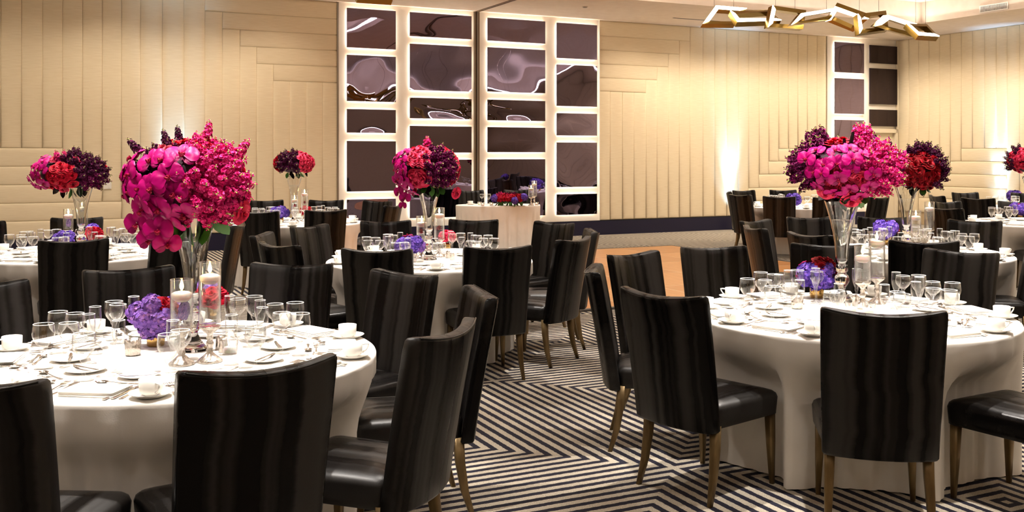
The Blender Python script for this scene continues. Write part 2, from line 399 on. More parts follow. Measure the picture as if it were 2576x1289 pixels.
# right padded section of the mirror wall
px = [1507, 1533.5, 1565, 1594, 1624, 1651.6, 1680, 1707.6, 1734.6, 1767, 1797, 1827, 1856, 1882, 1908.5, 1933, 1958, 1982, 2006, 2030, 2054, 2077]
U2 = [wall_u(p) for p in px]
ztop = [wall_z(1509, y) for y in (90, 125.7, 161, 196, 229.6)]
zbot = [wall_z(2020, y) for y in (375, 406, 438, 471, 503)]
for i in range(len(U2) - 1):
    t = CEIL
    if i < 8: t = ztop[4] if i < 4 else ztop[4 - (i - 3)]
    b = BT
    if i >= 12: b = zbot[0] if i >= 16 else zbot[16 - i]
    pad(U2[i], U2[i + 1], b, t)
zz = [CEIL] + ztop
for r_ in range(5): pad(U2[0], U2[8 - r_], zz[r_ + 1], zz[r_])
zz = zbot + [BT]
for r_ in range(5): pad(U2[16 - r_], U2[-1], zz[r_ + 1], zz[r_])
# right wall: v decreases with distance; seams from the corner towards the camera
px = [2253.5, 2262, 2287.6, 2312, 2338, 2365, 2392, 2419.6, 2447.6, 2478, 2507.5, 2534.7]
V2 = [rwall_v(p) for p in px]
zbot = [rwall_z(2530, y) for y in (373.5, 407, 441, 475, 508)]
for i in range(len(V2) - 1):
    b = BT
    if i >= 2: b = zbot[0] if i >= 7 else zbot[min(7 - i, 4)] if i >= 3 else BT
    pad(V2[i], V2[i + 1], b, CEIL, 'right')
zz = zbot + [BT]
for r_ in range(5): pad(V2[7 - r_], V2[-1], zz[r_ + 1], zz[r_], 'right')
v = V2[-1]; k = 0
while v < VB - .3:
    pad(v, v + .30, BT, CEIL, 'right'); v += .30
# white backing of the mirror sections
def wbox(name, u0, u1, z0, z1, d0, d1, m, parent=None, smooth=False):
    """box on the mirror wall: d = distance out of the wall"""
    c = (u0 + u1) / 2
    me = mesh(name, *box(-(u1 - u0) / 2, (u1 - u0) / 2, d0, d1, z0, z1), m, smooth)
    return struct(name, me, parent=parent, loc=R(c, VW), rot=(0, 0, ROT_U + PI))
uA, uB, uP = wall_u(851), wall_u(1504.5), wall_u(1197)
wbox('mirror_backing', uA, uP - .055, BT, CEIL, .005, .03, 'white_wall', wall_back)
wbox('mirror_backing', uP + .055, uB, BT, CEIL, .005, .03, 'white_wall', wall_back)
uC, uD = wall_u(2079), UR - .004
wbox('mirror_backing', uC, uD, BT, CEIL, .005, .03, 'white_wall', wall_back)
for a, m in ((-.05, 'steel'), (-.018, 'bronze'), (.018, 'steel'), (.05, 'bronze')):
    wbox('channel_post', uP + a - .013, uP + a + .013, 0, CEIL, .005, .05 if m == 'steel' else .035, m, wall_back)
wbox('trim_1', uA - .03, uA - .004, BT, CEIL, .005, .045, 'steel')
wbox('trim_2', uB + .002, uB + .02, BT, CEIL, .005, .04, 'white_wall')
# navy base along walls
wbox('baseboard_back', UL + .05, wall_u(2172), 0, BT - .012, .006, .05, 'navy')
wbox('trim_3', UL + .05, wall_u(2172), BT - .012, BT, .006, .04, 'uplight')
o = struct('baseboard_right', mesh('baseboard_right', *box(VW + .02, VB, -.05, -.005, 0, BT), 'navy', False)); o.location = R(UR, 0); o.rotation_euler = (0, 0, ROT_U - PI / 2); o.scale = (-1, 1, 1)
# movable partition track in the soffit
def cbox(name, u0, u1, v0, v1, z0, z1, m, parent=None):
    v = [R(u, vv, z) for z in (z0, z1) for vv in (v0, v1) for u in (u0, u1)]
    return struct(name, mesh(name, v, box(0, 1, 0, 1, 0, 1)[1], m, False), parent=parent)
for a in (-.03, .03): cbox('partition_track', uP + a - .010, uP + a + .010, VW + .03, VB - .1, CEIL - .012, CEIL + .01, 'bronze', ceil)
# slot diffuser and sprinkler
cbox('slot_diffuser', wall_u(1625), wall_u(1762), VW + .95, VW + 1.0, CEIL - .004, CEIL + .01, 'vent_dark', ceil)
for ppx, ppy in ((1472, 17),):
    p = P(ppx, ppy, CEIL); me = mesh('sprinkler', *lathe([(0, -.02), (.03, -.02), (.05, -.004), (.05, 0)], 16), 'steel'); ob('sprinkler_cap', me, ceil, p)
# air grille on the coffer riser
vv0, vv1 = None, None
def riser_v(px_, U=16.75):
    s = (px_ - CX) / F; return U * (EU.y * s - EU.x) / (EV.x - EV.y * s)
va, vb = riser_v(2466), riser_v(2537)
zA = CAMH + (HY - 19) * R(16.75, (va + vb) / 2).y / F
g = thing('air_grille', 'white air grille with small slots high on the ceiling step', 'vent', R(16.74, (va + vb) / 2, min(zA, CH - .1)), ROT_U + PI / 2)
hw = abs(vb - va) / 2
ob('grille_frame', (lambda b: b.mesh('grille_frame', 'plastic', False))(MB().add(*box(-hw, hw, 0, .012, .055, .07)).add(*box(-hw, hw, 0, .012, -.07, -.055)).add(*box(-hw, -hw + .015, 0, .012, -.055, .055)).add(*box(hw - .015, hw, 0, .012, -.055, .055))), g)
ob('grille_back', mesh('grille_back', *box(-hw + .01, hw - .01, 0, .003, -.06, .06), 'vent_dark', False), g)
sl = mesh('slat', *box(-.004, .004, .002, .010, -.055, .055), 'plastic', False)
for i in range(22): ob('slat', sl, g, (-hw + .03 + (2 * hw - .06) * i / 21, 0, 0))
# door in the corner section
dz = wall_z(2210, 325)
d = struct('door_1', mesh('door_1', *box(-.5 * (wall_u(2243) - wall_u(2181)), .5 * (wall_u(2243) - wall_u(2181)), .032, .045, .01, dz - .09), 'door', False)); d.location = R((wall_u(2243) + wall_u(2181)) / 2, VW); d.rotation_euler = (0, 0, ROT_U + PI)
dw = (wall_u(2243) - wall_u(2181)) / 2
fb = MB()
for x0, x1, z0, z1 in ((-dw - .09, -dw, 0, dz), (dw, dw + .06, 0, dz), (-dw - .09, dw + .06, dz - .09, dz)):
    fb.add(*box(x0, x1, .03, .11, z0, z1)); fb.add(*box(x0 + .02, x1 - .015, .11, .125, z0, z1 - .015))
ob('door_frame', fb.mesh('door_frame', 'door', False), d)
ob('door_handle', mesh('door_handle', *tube([(dw - .08, .05, 1.0), (dw - .08, .10, 1.0), (dw - .2, .10, 1.0)], .011), 'silver'), d)

# mirror panels: (left px, right px, [(top y, bottom y) at the left edge])
COLS = [('first', 869.5, 992, [(21, 120), (138.7, 254.7), (274.7, 334), (355, 482), (502, 590)]),
        ('second', 1027.4, 1182, [(31.7, 91.7), (110.8, 227), (246, 298), (317, 384), (402, 549)]),
        ('third', 1222.4, 1366.8, [(45.6, 103), (119.6, 231), (251, 303), (320, 383), (401, 546)]),
        ('fourth', 1396, 1496.7, [(58, 146.6), (163, 267), (285, 341), (358.5, 471), (489, 541)]),
        ('fifth', 2094, 2167, [(106, 182), (197, 286), (301.6, 392), (407, 470), (486, 524)]),
        ('sixth', 2181.6, 2250, [(114, 159), (172, 262), (275.7, 317.6)])]
ORD = ['topmost', 'second from the top', 'third from the top', 'fourth from the top', 'fifth from the top']
for ci, (cn, pl, pr, rows) in enumerate(COLS):
    u0, u1 = wall_u(pl), wall_u(pr); w_ = u1 - u0
    for ri, (ya, yb) in enumerate(rows):
        z1, z0 = wall_z(pl, ya), max(wall_z(pl, yb), BT + .06)
        h_ = z1 - z0
        n = 16; rr = random.Random(ci * 10 + ri)
        amp = rr.uniform(.004, .0075) * (1 if ci != 5 else .5); ph = [rr.uniform(0, 6) for _ in range(4)]
        V = []; Fc = []
        for j in range(n + 1):
            for i in range(n + 1):
                a, b = i / n, j / n
                e = (1 - (2 * a - 1) ** 8) * (1 - (2 * b - 1) ** 8)
                d = amp * (sin(PI * a) * sin(PI * b)) + amp * .10 * e * (sin(a * 5 + ph[0]) * sin(b * 6 + ph[1]) + .6 * sin(a * 9 + ph[2]) * cos(b * 8 + ph[3]))
                V.append(((a - .5) * w_, .085 - d, (b - .5) * h_))
        for j in range(n):
            for i in range(n):
                k = j * (n + 1) + i; Fc.append((k, k + n + 1, k + n + 2, k + 1))
        mb = MB().add(V, Fc, 0)
        bx, bf = box(-w_ / 2, w_ / 2, .062, .0845, -h_ / 2, h_ / 2); mb.add(bx, [bf[0], bf[1], bf[2], bf[4], bf[5]], 1)
        me = mb.mesh('mirror_panel', ['mirror' if ci < 5 else 'mirror_dim', 'mirror_edge'])
        me.polygons.foreach_set('use_smooth', [m_ == 0 for m_ in mb.m])
        lab = 'tinted wavy mirror panel, %s in the %s mirror column' % (ORD[ri], cn)
        o = thing('mirror_panel', lab, 'mirror', R((u0 + u1) / 2, VW, (z0 + z1) / 2), ROT_U + PI, 'tinted mirror panels on the long wall', me)
        # led tape round the stand-off frame behind the mirror
        sb = MB(); i0 = .035
        fx, fz = w_ / 2 - i0, h_ / 2 - i0
        for q in (box(-fx, fx, .031, .0615, fz - .012, fz), box(-fx, fx, .031, .0615, -fz, -fz + .012),
                  box(-fx, -fx + .012, .031, .0615, -fz, fz), box(fx - .012, fx, .031, .0615, -fz, fz)): sb.add(*q)
        ob('led_strip' if ci < 5 else 'panel_mount', sb.mesh('led_strip', 'led' if ci < 5 else 'white_wall', False), o)

# outlet on the padded wall
ox = wall_u(270); o = thing('light_switch', 'small white switch plate on the padded wall', 'switch', R(ox, VW + .036, wall_z(270, 466)), ROT_U + PI)
ob('switch_plate', mesh('plate', *box(-.06, .06, 0, .01, -.06, .06), 'plastic', False), o)
for s in (-1, 1): ob('rocker', mesh('rocker', *box(s * .027 - .016, s * .027 + .016, .01, .016, -.035, .035), 'plastic', False), o)
# uplight fixtures
for a, b, lb in zip(UPL, UPA, ('small black uplight on the floor against the padded wall', 'small black uplight behind the far table by the wall', 'small black uplight at the foot of the end wall')):
    t = thing('floor_uplight', lb, 'lamp', (a.x, a.y, 0))
    ob('housing', mesh('housing', *lathe([(0, .20), (.055, .20), (.06, .21), (.065, .20), (.065, .05), (.05, .03), (0, .03)], 20), 'uplight'), t)
    ob('foot', mesh('foot', *box(-.07, .07, -.05, .05, 0, .03), 'uplight', False), t)
    

# ------------------------------------------------------------------ dance floor
pc = P(1690, 621, 0); cu, cv = uv(pc)           # far right corner
pe = P(1510, 779, 0); _, nv = uv(pe)            # near edge
TS = (nv - cv) / 5
df = thing('dance_floor', 'orange wood portable dance floor laid between the tables on the carpet', 'dance floor', (0, 0, 0))
tm = [None, None]
for q, mm in enumerate(('wood', 'wood2')):
    tm[q] = mesh('floor_tile', *box(-TS / 2 + .007, TS / 2 - .007, -TS / 2 + .007, TS / 2 - .007, 0, .02), mm, False)
for i in range(6):
    for j in range(5):
        c = R(cu - TS * (i + .5), cv + TS * (j + .5), 0)
        ob('floor_tile', tm[(i + j) % 2], df, c, (0, 0, ROT_U + (PI / 2 if (i * 3 + j) % 4 == 1 else 0)))
ob('grout_line', mesh('under', [R(cu - 6 * TS, cv, .0195), R(cu, cv, .0195), R(cu, nv, .0195), R(cu - 6 * TS, nv, .0195)], [(0, 3, 2, 1)], 'door', False), df)
for (a0, a1, b0, b1) in ((cu - 6 * TS - .07, cu + .07, nv, nv + .07), (cu - 6 * TS - .07, cu + .07, cv - .07, cv), (cu, cu + .07, cv, nv), (cu - 6 * TS - .07, cu - 6 * TS, cv, nv)):
    v = [R(u_, v_, z_) for z_ in (0, .022) for v_ in (b0, b1) for u_ in (a0, a1)]
    ob('edge_ramp', mesh('edge_ramp', v, box(0, 1, 0, 1, 0, 1)[1], 'trim_grey', False), df)

# ================================================================== CHAIR
def bar(path, hx, hy, r=.25, k=3):
    """tapered rounded bar along path: path [(x,y,z)], hx, hy half sizes per station"""
    rings = []
    for (x, y, z), a, b in zip(path, hx, hy): rings.append([(p[0] + x, p[1] + y, z) for p in rrect(a, b, min(a, b) * r * 2, k)])
    return loft(rings)
def back_ring(z, w_, inset, t, k=3):
    hw = w_ / 2 - inset; ht = t / 2 - inset * .7
    pts = []
    nx = 10; r = min(.014, ht * .8)
    # front side (towards the sitter): x from +hw to -hw ; then rear side back
    def ctr(x):
        lean = -.235 - .110 * max(0, (z - .33) / .655) ** 1.15
        return lean + .0 - .046 * (1 - (x / (w_ / 2)) ** 2)
    def dz(x): return -.028 * (1 - (x / (w_ / 2)) ** 2) * max(0, (z - .33) / .655) ** 2
    out = []
    for i in range(nx + 1):
        x = hw - r - (2 * (hw - r)) * i / nx; out.append((x, ctr(x) + ht, z + dz(x)))
    for i in (1, 2): a = PI / 2 + PI / 2 * i / 3; x = -hw + r + r * cos(a); out.append((x, ctr(x) + ht - r + r * sin(a), z + dz(x)))
    for i in (0, 1, 2): a = PI + PI / 2 * i / 3; x = -hw + r + r * cos(a); out.append((x, ctr(x) - ht + r + r * sin(a), z + dz(x)))
    for i in range(nx + 1):
        x = -hw + r + (2 * (hw - r)) * i / nx; out.append((x, ctr(x) - ht, z + dz(x)))
    for i in (1, 2): a = -PI / 2 + PI / 2 * i / 3; x = hw - r + r * cos(a); out.append((x, ctr(x) - ht + r + r * sin(a), z + dz(x)))
    for i in (0, 1, 2): a = PI / 2 * i / 3; x = hw - r + r * cos(a); out.append((x, ctr(x) + ht - r + r * sin(a), z + dz(x)))
    return out
zs = [.332, .336, .345, .42, .50, .60, .70, .80, .88, .94, .972, .982, .987]
ins = [.016, .006, 0, 0, 0, 0, 0, 0, 0, 0, 0.002, .008, .020]
def bw(z): return .472 + .035 * (z - .33) / .655
vb_, fb_ = loft([back_ring(z, bw(z), i_, .062) for z, i_ in zip(zs, ins)], cap=False)
nr = len(back_ring(.5, .5, 0, .06)); last = len(vb_) - nr
# caps as strips
def strip_cap(off, flip):
    fs = []; n = nr
    for j in range(n // 2 - 1):
        q = (off + j, off + j + 1, off + n - 2 - j, off + n - 1 - j)
        fs.append(q[::-1] if flip else q)
    return fs
fb_ += strip_cap(0, True) + strip_cap(last, False)
me_back = mesh('backrest', vb_, fb_, 'leather')
# seat
def seat_mesh():
    rings = []
    def ring(z, g, crown=0, fr=0):
        pts = rrect(.230 - g, .245 - g * .9, max(.045 - g * .3, .01), 4, 0, .02, z)
        out = []
        for x, y, zz_ in pts:
            wf = 1 + .04 * (y / .25)
            out.append((x * wf, y, zz_))
        return out
    for z, g in ((.345, .012), (.350, .002), (.375, 0), (.43, -.004), (.448, .002), (.458, .014), (.466, .04), (.474, .09), (.478, .15), (.479, .20)): rings.append(ring(z, g))
    return mesh('seat', *loft(rings), 'leather')
me_seat = seat_mesh()
me_pipe = mesh('piping', *tube([(p[0], p[1] - .001, p[2] + .002) for p in back_ring(.981, bw(.98), .0055, .062)[nr // 2 + 0: nr - 4]], .0028, 6), 'piping')
me_legf = [mesh('leg', *bar([(s * .205, .225, .345), (s * .208, .228, .2), (s * .213, .232, .0)], (.022, .019, .011), (.022, .019, .011)), 'leg') for s in (-1, 1)]
me_legr = [mesh('leg', *bar([(s * .200, -.205, .36), (s * .203, -.212, .25), (s * .208, -.232, .12), (s * .216, -.268, .0)], (.022, .021, .017, .011), (.024, .022, .018, .012)), 'leg') for s in (-1, 1)]
def make_chair():
    t = ob('dining_chair', None); t['category'] = 'chair'
    ob('seat', me_seat, t); b = ob('backrest', me_back, t); ob('piping', me_pipe, b)
    for m_ in me_legf + me_legr: ob('leg', m_, t)
    return t
# (table, top-of-back middle X, Y, facing x, facing y)
CH_ = [('T1', -.785, 3.08, -.56, .83), ('T1', -1.585, 2.85, .05, 1), ('T1', -.262, 3.71, -.93, .37), ('T1', -.158, 4.69, -.965, -.26),
       ('T1', -.6, 5.48, -.657, -.754), ('T1', -1.32, 5.93, -.13, -.99), ('T1', -2.20, 5.69, .57, -.82), ('T1', -2.67, 4.97, .86, -.5),
       ('T2', .715, 4.70, .75, .66), ('T2', 1.556, 4.15, .217, .976), ('T2', .49, 5.69, .99, -.12), ('T2', .81, 6.58, .70, -.71),
       ('T2', 1.435, 7.04, .28, -.96), ('T2', 2.30, 7.24, -.33, -.94), ('T2', 3.05, 6.73, -.76, -.65), ('T2', 2.58, 4.32, -.5, .866),
       ('T7', 3.14, 7.55, .24, .97), ('T7', 2.48, 8.24, .90, .44), ('T7', 3.16, 10.5, .12, -.99), ('T7', 3.93, 10.5, -.23, -.97),
       ('T7', 4.65, 9.95, -.58, -.81), ('T7', 2.22, 9.02, .99, .10), ('T7', 2.45, 9.95, .68, -.73), ('T7', 4.27, 8.02, -.96, .28),
       ('T4', -.94, 6.88, .14, .99), ('T4', -.10, 7.08, -.30, .95), ('T4', .48, 7.78, -.85, .53), ('T4', .68, 8.6, -.99, -.05),
       ('T4', .41, 9.67, -.72, -.69), ('T4', -.39, 10.07, -.1, -1), ('T4', -1.26, 9.88, .25, -.97), ('T4', -1.88, 9.2, .88, -.47),
       ('T4', -1.71, 7.28, .7, .7), ('T4', -2.07, 8.2, .99, -.05),
       ('T5', -2.98, 11.6, .1, 1), ('T5', -2.24, 11.92, -.42, .9), ('T5', -3.62, 14.55, .35, -.94), ('T5', -2.74, 14.6, -.03, -1),
       ('T5', -1.95, 14.38, -.5, -.86), ('T5', -1.58, 13.1, -.93, .3),
       ('T3', -2.62, 9.4, -.97, -.1), ('T3', -3.39, 7.66, -.45, .89), ('T3', -2.68, 8.0, -.75, .66), ('T3', -4.57, 10.4, .3, -.95),
       ('T3', -5.2, 9.65, .8, -.6), ('T3', -3.67, 10.45, -.12, -.99), ('T3', -4.33, 7.5, .36, .93),
       ('T8', 3.85, 16.7, .85, .5), ('T8', 3.95, 17.9, .98, -.21), ('T8', 4.4, 18.8, .45, -.9), ('T8', 5.2, 19.0, 0, -1),
       ('T8', 4.29, 15.9, .35, .94), ('T8', 4.97, 15.5, 0.05, 1), ('T8', 5.82, 15.70, -.6, .8),
       ('T9', 5.42, 12.4, .87, .5), ('T9', 6.2, 14.1, .41, -.91), ('T9', 7.25, 14.2, -.3, -.95), ('T9', 6.45, 11.75, .1, 1),
       ('T10', 7.0, 16.3, 1, .0), ('T10', 7.2, 15.3, .72, .69), ('T10', 8.1, 17.7, .2, -.98), ('T10', 9.15, 17.6, -.3, -.95),
       ('T6', -.78, 18.82, .38, -.92), ('T6', .10, 19.15, .25, -.97)]
TN = {'T1': 'the orchid globe table', 'T2': 'the wide bouquet table', 'T3': 'the padded-wall table', 'T4': 'the coral bouquet table', 'T5': 'the small bouquet table',
      'T6': 'the sweetheart table', 'T7': 'the dark rose table', 'T8': 'the far uplight table', 'T9': 'the end-wall table', 'T10': 'the farthest table'}
chair0 = make_chair(); CHAIRS = {k: [] for k in TN}
for i, (tk, x, y, fx, fy) in enumerate(CH_):
    x, y = adj(x, y, .985); l_ = math.hypot(fx, fy); fx /= l_; fy /= l_
    if tk == 'T6': pos = (x + .33 * fx, y + .33 * fy)
    else: pos = (x + .345 * fx, y + .345 * fy)
    rz = math.atan2(-fx, fy)
    if i == 0: o = chair0; o.location = (*pos, 0); o.rotation_euler = (0, 0, rz)
    else: o = dup(chair0, (*pos, 0), rz)
    o['group'] = 'black leather chairs around ' + TN[tk].replace('the ', '', 1)
    CHAIRS[tk].append((pos[0], pos[1], fx, fy))
    ray = Vector((x, y)).normalized(); dt = ray.dot(Vector((fx, fy)))
    view = 'seen from behind' if dt > .45 else ('facing the camera' if dt < -.45 else 'seen side-on')
    TRACK.append((o, 'black leather chair %s' % view, tk, 'chair'))

# ================================================================== TABLES
def cloth_mesh(tk, cx, cy, rx, ry, seed):
    rr = random.Random(seed); NA = 180
    lim = []
    for a in range(NA):
        th = 2 * PI * a / NA; L = 9
        if tk != 'T6':
            r = .50
            while r < 1.15:
                X, Y = cx + r * cos(th), cy + r * sin(th); hit = False
                for (px_, py_, fx, fy) in CHAIRS[tk]:
                    dx, dy = X - px_, Y - py_; f_ = dx * fx + dy * fy; s_ = dx * fy - dy * fx
                    if abs(s_) < .24 and -.30 < f_ < .268: hit = True; break
                if hit: L = r - .006; break
                r += .01
        lim.append(L)
    nf = rr.randint(30, 35); phs = [rr.uniform(0, 2 * PI) for _ in range(4)]
    def fold(th):
        return (sin(nf * th + phs[0] + 1.3 * sin(3 * th + phs[1])) * .62 + .38 * sin((nf * 1.7 // 1) * th + phs[2]))
    base = []
    for a in range(NA):
        th = 2 * PI * a / NA; f_ = fold(th)
        base.append(-.002 + .022 * f_ * (.7 + .3 * sin(5 * th + phs[3])))
    # at the hem: radius offset, limited by the chairs, smoothed
    hem = [min(rx + base[a], lim[a]) - rx for a in range(NA)]
    h2 = [sum(hem[(a + k) % NA] for k in (-1, 0, 0, 1)) / 4 for a in range(NA)]
    hem = [min(h2[a], lim[a] - rx - .030 * (1 + fold(2 * PI * a / NA))) if lim[a] < 5 else h2[a] for a in range(NA)]
    lo_ = hem[:]
    for _ in range(8): lo_ = [min(hem[a], (lo_[a - 1] + lo_[a] * 1.0 + lo_[(a + 1) % NA]) / 3 + .001) for a in range(NA)]
    hem = [(lo_[a - 1] + 2 * lo_[a] + lo_[(a + 1) % NA]) / 4 + .017 * (fold(2 * PI * a / NA) - .75) for a in range(NA)]
    rings = []
    def ringp(r_off, z, k): return [((rx + (r_off[a] if isinstance(r_off, list) else r_off)) * cos(2 * PI * a / NA), (ry + (r_off[a] if isinstance(r_off, list) else r_off)) * sin(2 * PI * a / NA), z) for a in range(NA)]
    def rf(f): return [(rx * f * cos(2 * PI * a / NA), ry * f * sin(2 * PI * a / NA), .760 + .0004 * sin(a * .7 + f * 9)) for a in range(NA)]
    rings += [rf(.02), rf(.3), rf(.6), rf(.85), rf(.95)]
    rings += [ringp(-.016, .7600, 0), ringp(-.007, .7585, 0), ringp(-.001, .754, 0), ringp(.002, .746, 0)]
    for z in (.735, .70, .65, .60, .55, .50, .44, .36, .27, .18, .10, .05, .022, .008):
        t = (.746 - z) / .738
        g = t ** .8 if z > .47 else 1
        off = []
        for a in range(NA):
            if lim[a] < 8:   # pushed in by a seat
                q = min(1, max(0, (.66 - z) / .17)); q = q * q * (3 - 2 * q); fr = .012 * min(1, (.745 - z) / .1) * (fold(2 * PI * a / NA) - .6)
                off.append((.002 + fr) * (1 - q) + hem[a] * q)
            else:
                off.append(.002 + (hem[a] - .002) * (lambda q: q * q * (3 - 2 * q))(min(1, max(0, (.70 - z) / .26))))
        if z < .03: off = [o_ + (.012 if z < .01 else .004) for o_ in off] if tk == 'T6' else off
        rings.append(ringp(off, z, 1))
    v, f = loft(rings, cap=False); f.append(tuple(range(NA))[::-1])
    f = [tuple(q[::-1]) for q in f]
    return mesh('tablecloth', v, f, 'linen')
TOPZ = .7605
TLAB = {'T1': 'round banquet table in white floor-length cloth under the big magenta orchid globe',
        'T2': 'round banquet table in white cloth under the wide orchid and plum bouquet',
        'T3': 'round white-clothed table beside the padded wall, under the dark plum and orchid bouquet',
        'T4': 'round white-clothed table in front of the mirrors, under the coral and plum bouquet',
        'T5': 'round white-clothed table near the mirror wall, under the small round bouquet',
        'T7': 'round white-clothed table under the deep red rose bouquet',
        'T8': 'round white-clothed table standing far off by the cool uplight',
        'T9': 'round white-clothed table mostly hidden by black chairs near the end wall',
        'T10': 'farthest round white-clothed table with low purple flowers by the end wall'}
def table(tk, cx, cy, rx, ry, rot=0, lab=None):
    t = thing('banquet_table', lab or TLAB[tk], 'table', (cx, cy, 0), rot, 'white-clothed tables')
    ob('tablecloth', cloth_mesh(tk, cx, cy, rx, ry, sum(map(ord, tk))), t)
    ob('tabletop', mesh('tabletop', *loft([[(rx * .97 * cos(2 * PI * a / 40), ry * .97 * sin(2 * PI * a / 40), z) for a in range(40)] for z in (.73, .75)]), 'wood', False), t)
    return t
for k, (x, y) in TB.items(): table(k, x, y, TR, TR)
t6 = P(1253, 514.6, .76, Y=17.3); T6 = (t6.x, 17.3)
TB['T6'] = T6
table('T6', T6[0], T6[1], .74, .45, .12, 'small oval sweetheart table in white cloth standing before the mirrors')

# ================================================================== TABLEWARE prototypes (mesh only, objects made in place)
def goblet(H, rb, hb, rs, rf, rim):
    """bowl radius rb, bowl height hb, stem radius rs, foot radius rf, rim radius"""
    z0 = H - hb
    out = [(0.001, 0), (rf, 0), (rf, .0025), (rf * .55, .007), (rs * 1.5, .014), (rs, .03), (rs * .95, z0 * .6), (rs * 1.3, z0 - .006), (rs * 2.2, z0)]
    inn = []
    K = 8
    prof = []
    for i in range(1, K + 1):
        t = i / K; r = rb * sin(min(1, t * 1.55) * PI / 2) ** .8
        if t > .62: r = rb + (rim - rb) * ((t - .62) / .38) ** 1.4
        prof.append((r, z0 + hb * t))
    out += prof
    inn = [(prof[-1][0] - .0012, H)] + [(max(r - .0016, .001), z + .0012) for r, z in prof[::-1][1:]] + [(.001, z0 + .006)]
    return out, inn
def glass_mesh(name, H, rb, hb, rs, rf, rim, n=22):
    o_, i_ = goblet(H, rb, hb, rs, rf, rim)
    mb = MB(); mb.add(*lathe(o_, n)); mb.add(*lathe(i_, n))
    # rolled rim, its highlight painted as opaque white
    mb.add(*lathe([(o_[-1][0], H - .0008), (o_[-1][0] + .0010, H + .0004), (o_[-1][0] - .0004, H + .0015), (o_[-1][0] - .0018, H + .0004)], n), 1)
    return mb.mesh(name, ['glass', 'rim'])
G_water = glass_mesh('water_goblet', .180, .0435, .105, .0062, .037, .0395)
G_wine = glass_mesh('wine_glass', .178, .0425, .080, .0042, .036, .037)
G_flute = glass_mesh('champagne_flute', .205, .0262, .125, .0045, .031, .0245)
# knop on the stem of the water goblet
def saucer():
    mb = MB(); mb.add(*lathe([(.001, .002), (.045, .002), (.052, .006), (.075, .016), (.078, .0195), (.076, .019), (.05, .0085), (.03, .006), (.001, .006)], 32)); return mb.mesh('saucer', 'porcelain')
def cup():
    mb = MB(); mb.add(*lathe([(.001, 0), (.024, 0), (.026, .003), (.038, .010), (.0415, .02), (.0425, .058), (.0415, .0585), (.0405, .056), (.0395, .02), (.034, .011), (.001, .009)], 32)); return mb.mesh('cup', 'porcelain')
me_saucer, me_cup = saucer(), cup()
me_handle = mesh('cup_handle', *tube([(.040, 0, .049), (.056, 0, .050), (.069, 0, .049), (.066, 0, .038), (.056, 0, .024), (.040, 0, .014)], [.004, .0038, .0042, .0036, .0036, .0042], 8), 'porcelain')
me_plate = mesh('bread_plate', *lathe([(.001, .002), (.05, .002), (.056, .005), (.079, .012), (.081, .014), (.079, .0145), (.055, .008), (.048, .0055), (.001, .0055)], 32), 'porcelain')
def napkin():
    mb = MB()
    for i, (hx, hy, ox, oy, z0, z1) in enumerate(((.105, .070, 0, 0, 0, .006), (.103, .068, .002, -.002, .0065, .012), (.104, .067, -.001, .001, .0125, .0195))):
        rings = []
        for g, z in ((.003, z0), (0, z0 + .002), (0, z1 - .002), (.004, z1), (.02, z1 + .0012), (.05, z1 + .002)):
            pts = rrect(hx - g, hy - g, .006, 2, ox, oy, z)
            rings.append([(p[0] + .003 * sin(p[1] * 60 + i), p[1] + .002 * sin(p[0] * 50 + i * 2), p[2]) for p in pts])
        mb.add(*loft(rings))
    return mb.mesh('napkin', 'napkin')
me_napkin = napkin()
def strip(outline, zf, th=.0022):
    """flat cutlery: outline [(x, halfwidth)] along x, height function"""
    rings = []
    for x, h in outline:
        z = zf(x); rings.append([(x, -h, z), (x, -h * .6, z + th), (x, h * .6, z + th), (x, h, z), (x, h * .6, z - .0003), (x, -h * .6, z - .0003)])
    return loft(rings)
def hz(x): return .0015 + .006 * max(0, sin((x + .02) * 14)) * (1 if x < .07 else .6)
def fork():
    mb = MB(); mb.add(*strip([(-.09, .004), (-.086, .0085), (-.07, .0075), (-.02, .0035), (.03, .003), (.05, .005), (.058, .011), (.066, .0125)], hz))
    for i in range(4):
        y = -.0095 + i * .0063
        v, f = strip([(.064, .0021), (.09, .0016), (.102, .0008)], lambda x: hz(x) + (x - .064) * .12); mb.add([(a, b + y, c) for a, b, c in v], f)
    return mb.mesh('fork', 'silver')
def knife():
    mb = MB(); mb.add(*strip([(-.105, .005), (-.1, .0085), (-.06, .0075), (-.01, .0055), (0, .007), (.02, .0095), (.07, .0098), (.095, .007), (.105, .0015)], lambda x: .003, .0028)); return mb.mesh('knife', 'silver')
def spoon():
    mb = MB(); mb.add(*strip([(-.09, .004), (-.086, .0085), (-.07, .0075), (-.02, .0032), (.035, .003), (.045, .0045)], hz))
    v = []; f = []; n = 14
    for q, (k, dz_) in enumerate(((1.0, .008), (.82, .0035), (.5, .0012), (.1, .0004))):
        for j in range(n): a = 2 * PI * j / n; v.append((.068 + .027 * k * cos(a), .0175 * k * sin(a), dz_ + .001))
    for q in range(3):
        for j in range(n): a, b = q * n + j, q * n + (j + 1) % n; f.append((a, b, b + n, a + n))
    f.append(tuple(range(3 * n, 4 * n))); mb.add(v, f)
    return mb.mesh('spoon', 'silver')
me_fork, me_knife, me_spoon = fork(), knife(), spoon()
me_butter = me_knife
me_votive = MB().add(*lathe([(.001, .001), (.026, .001), (.031, .006), (.034, .06), (.0325, .0605), (.030, .01), (.001, .006)], 20)).mesh('votive_cup', 'glass')
me_votive_s = MB().add(*lathe([(.001, .001), (.026, .001), (.031, .006), (.035, .07), (.0335, .0705), (.030, .01), (.001, .006)], 20)).mesh('votive_cup', 'mercury')
me_tealight = mesh('tealight', *lathe([(.001, .007), (.026, .007), (.027, .03), (.02, .032), (.001, .031)], 18), 'candle')
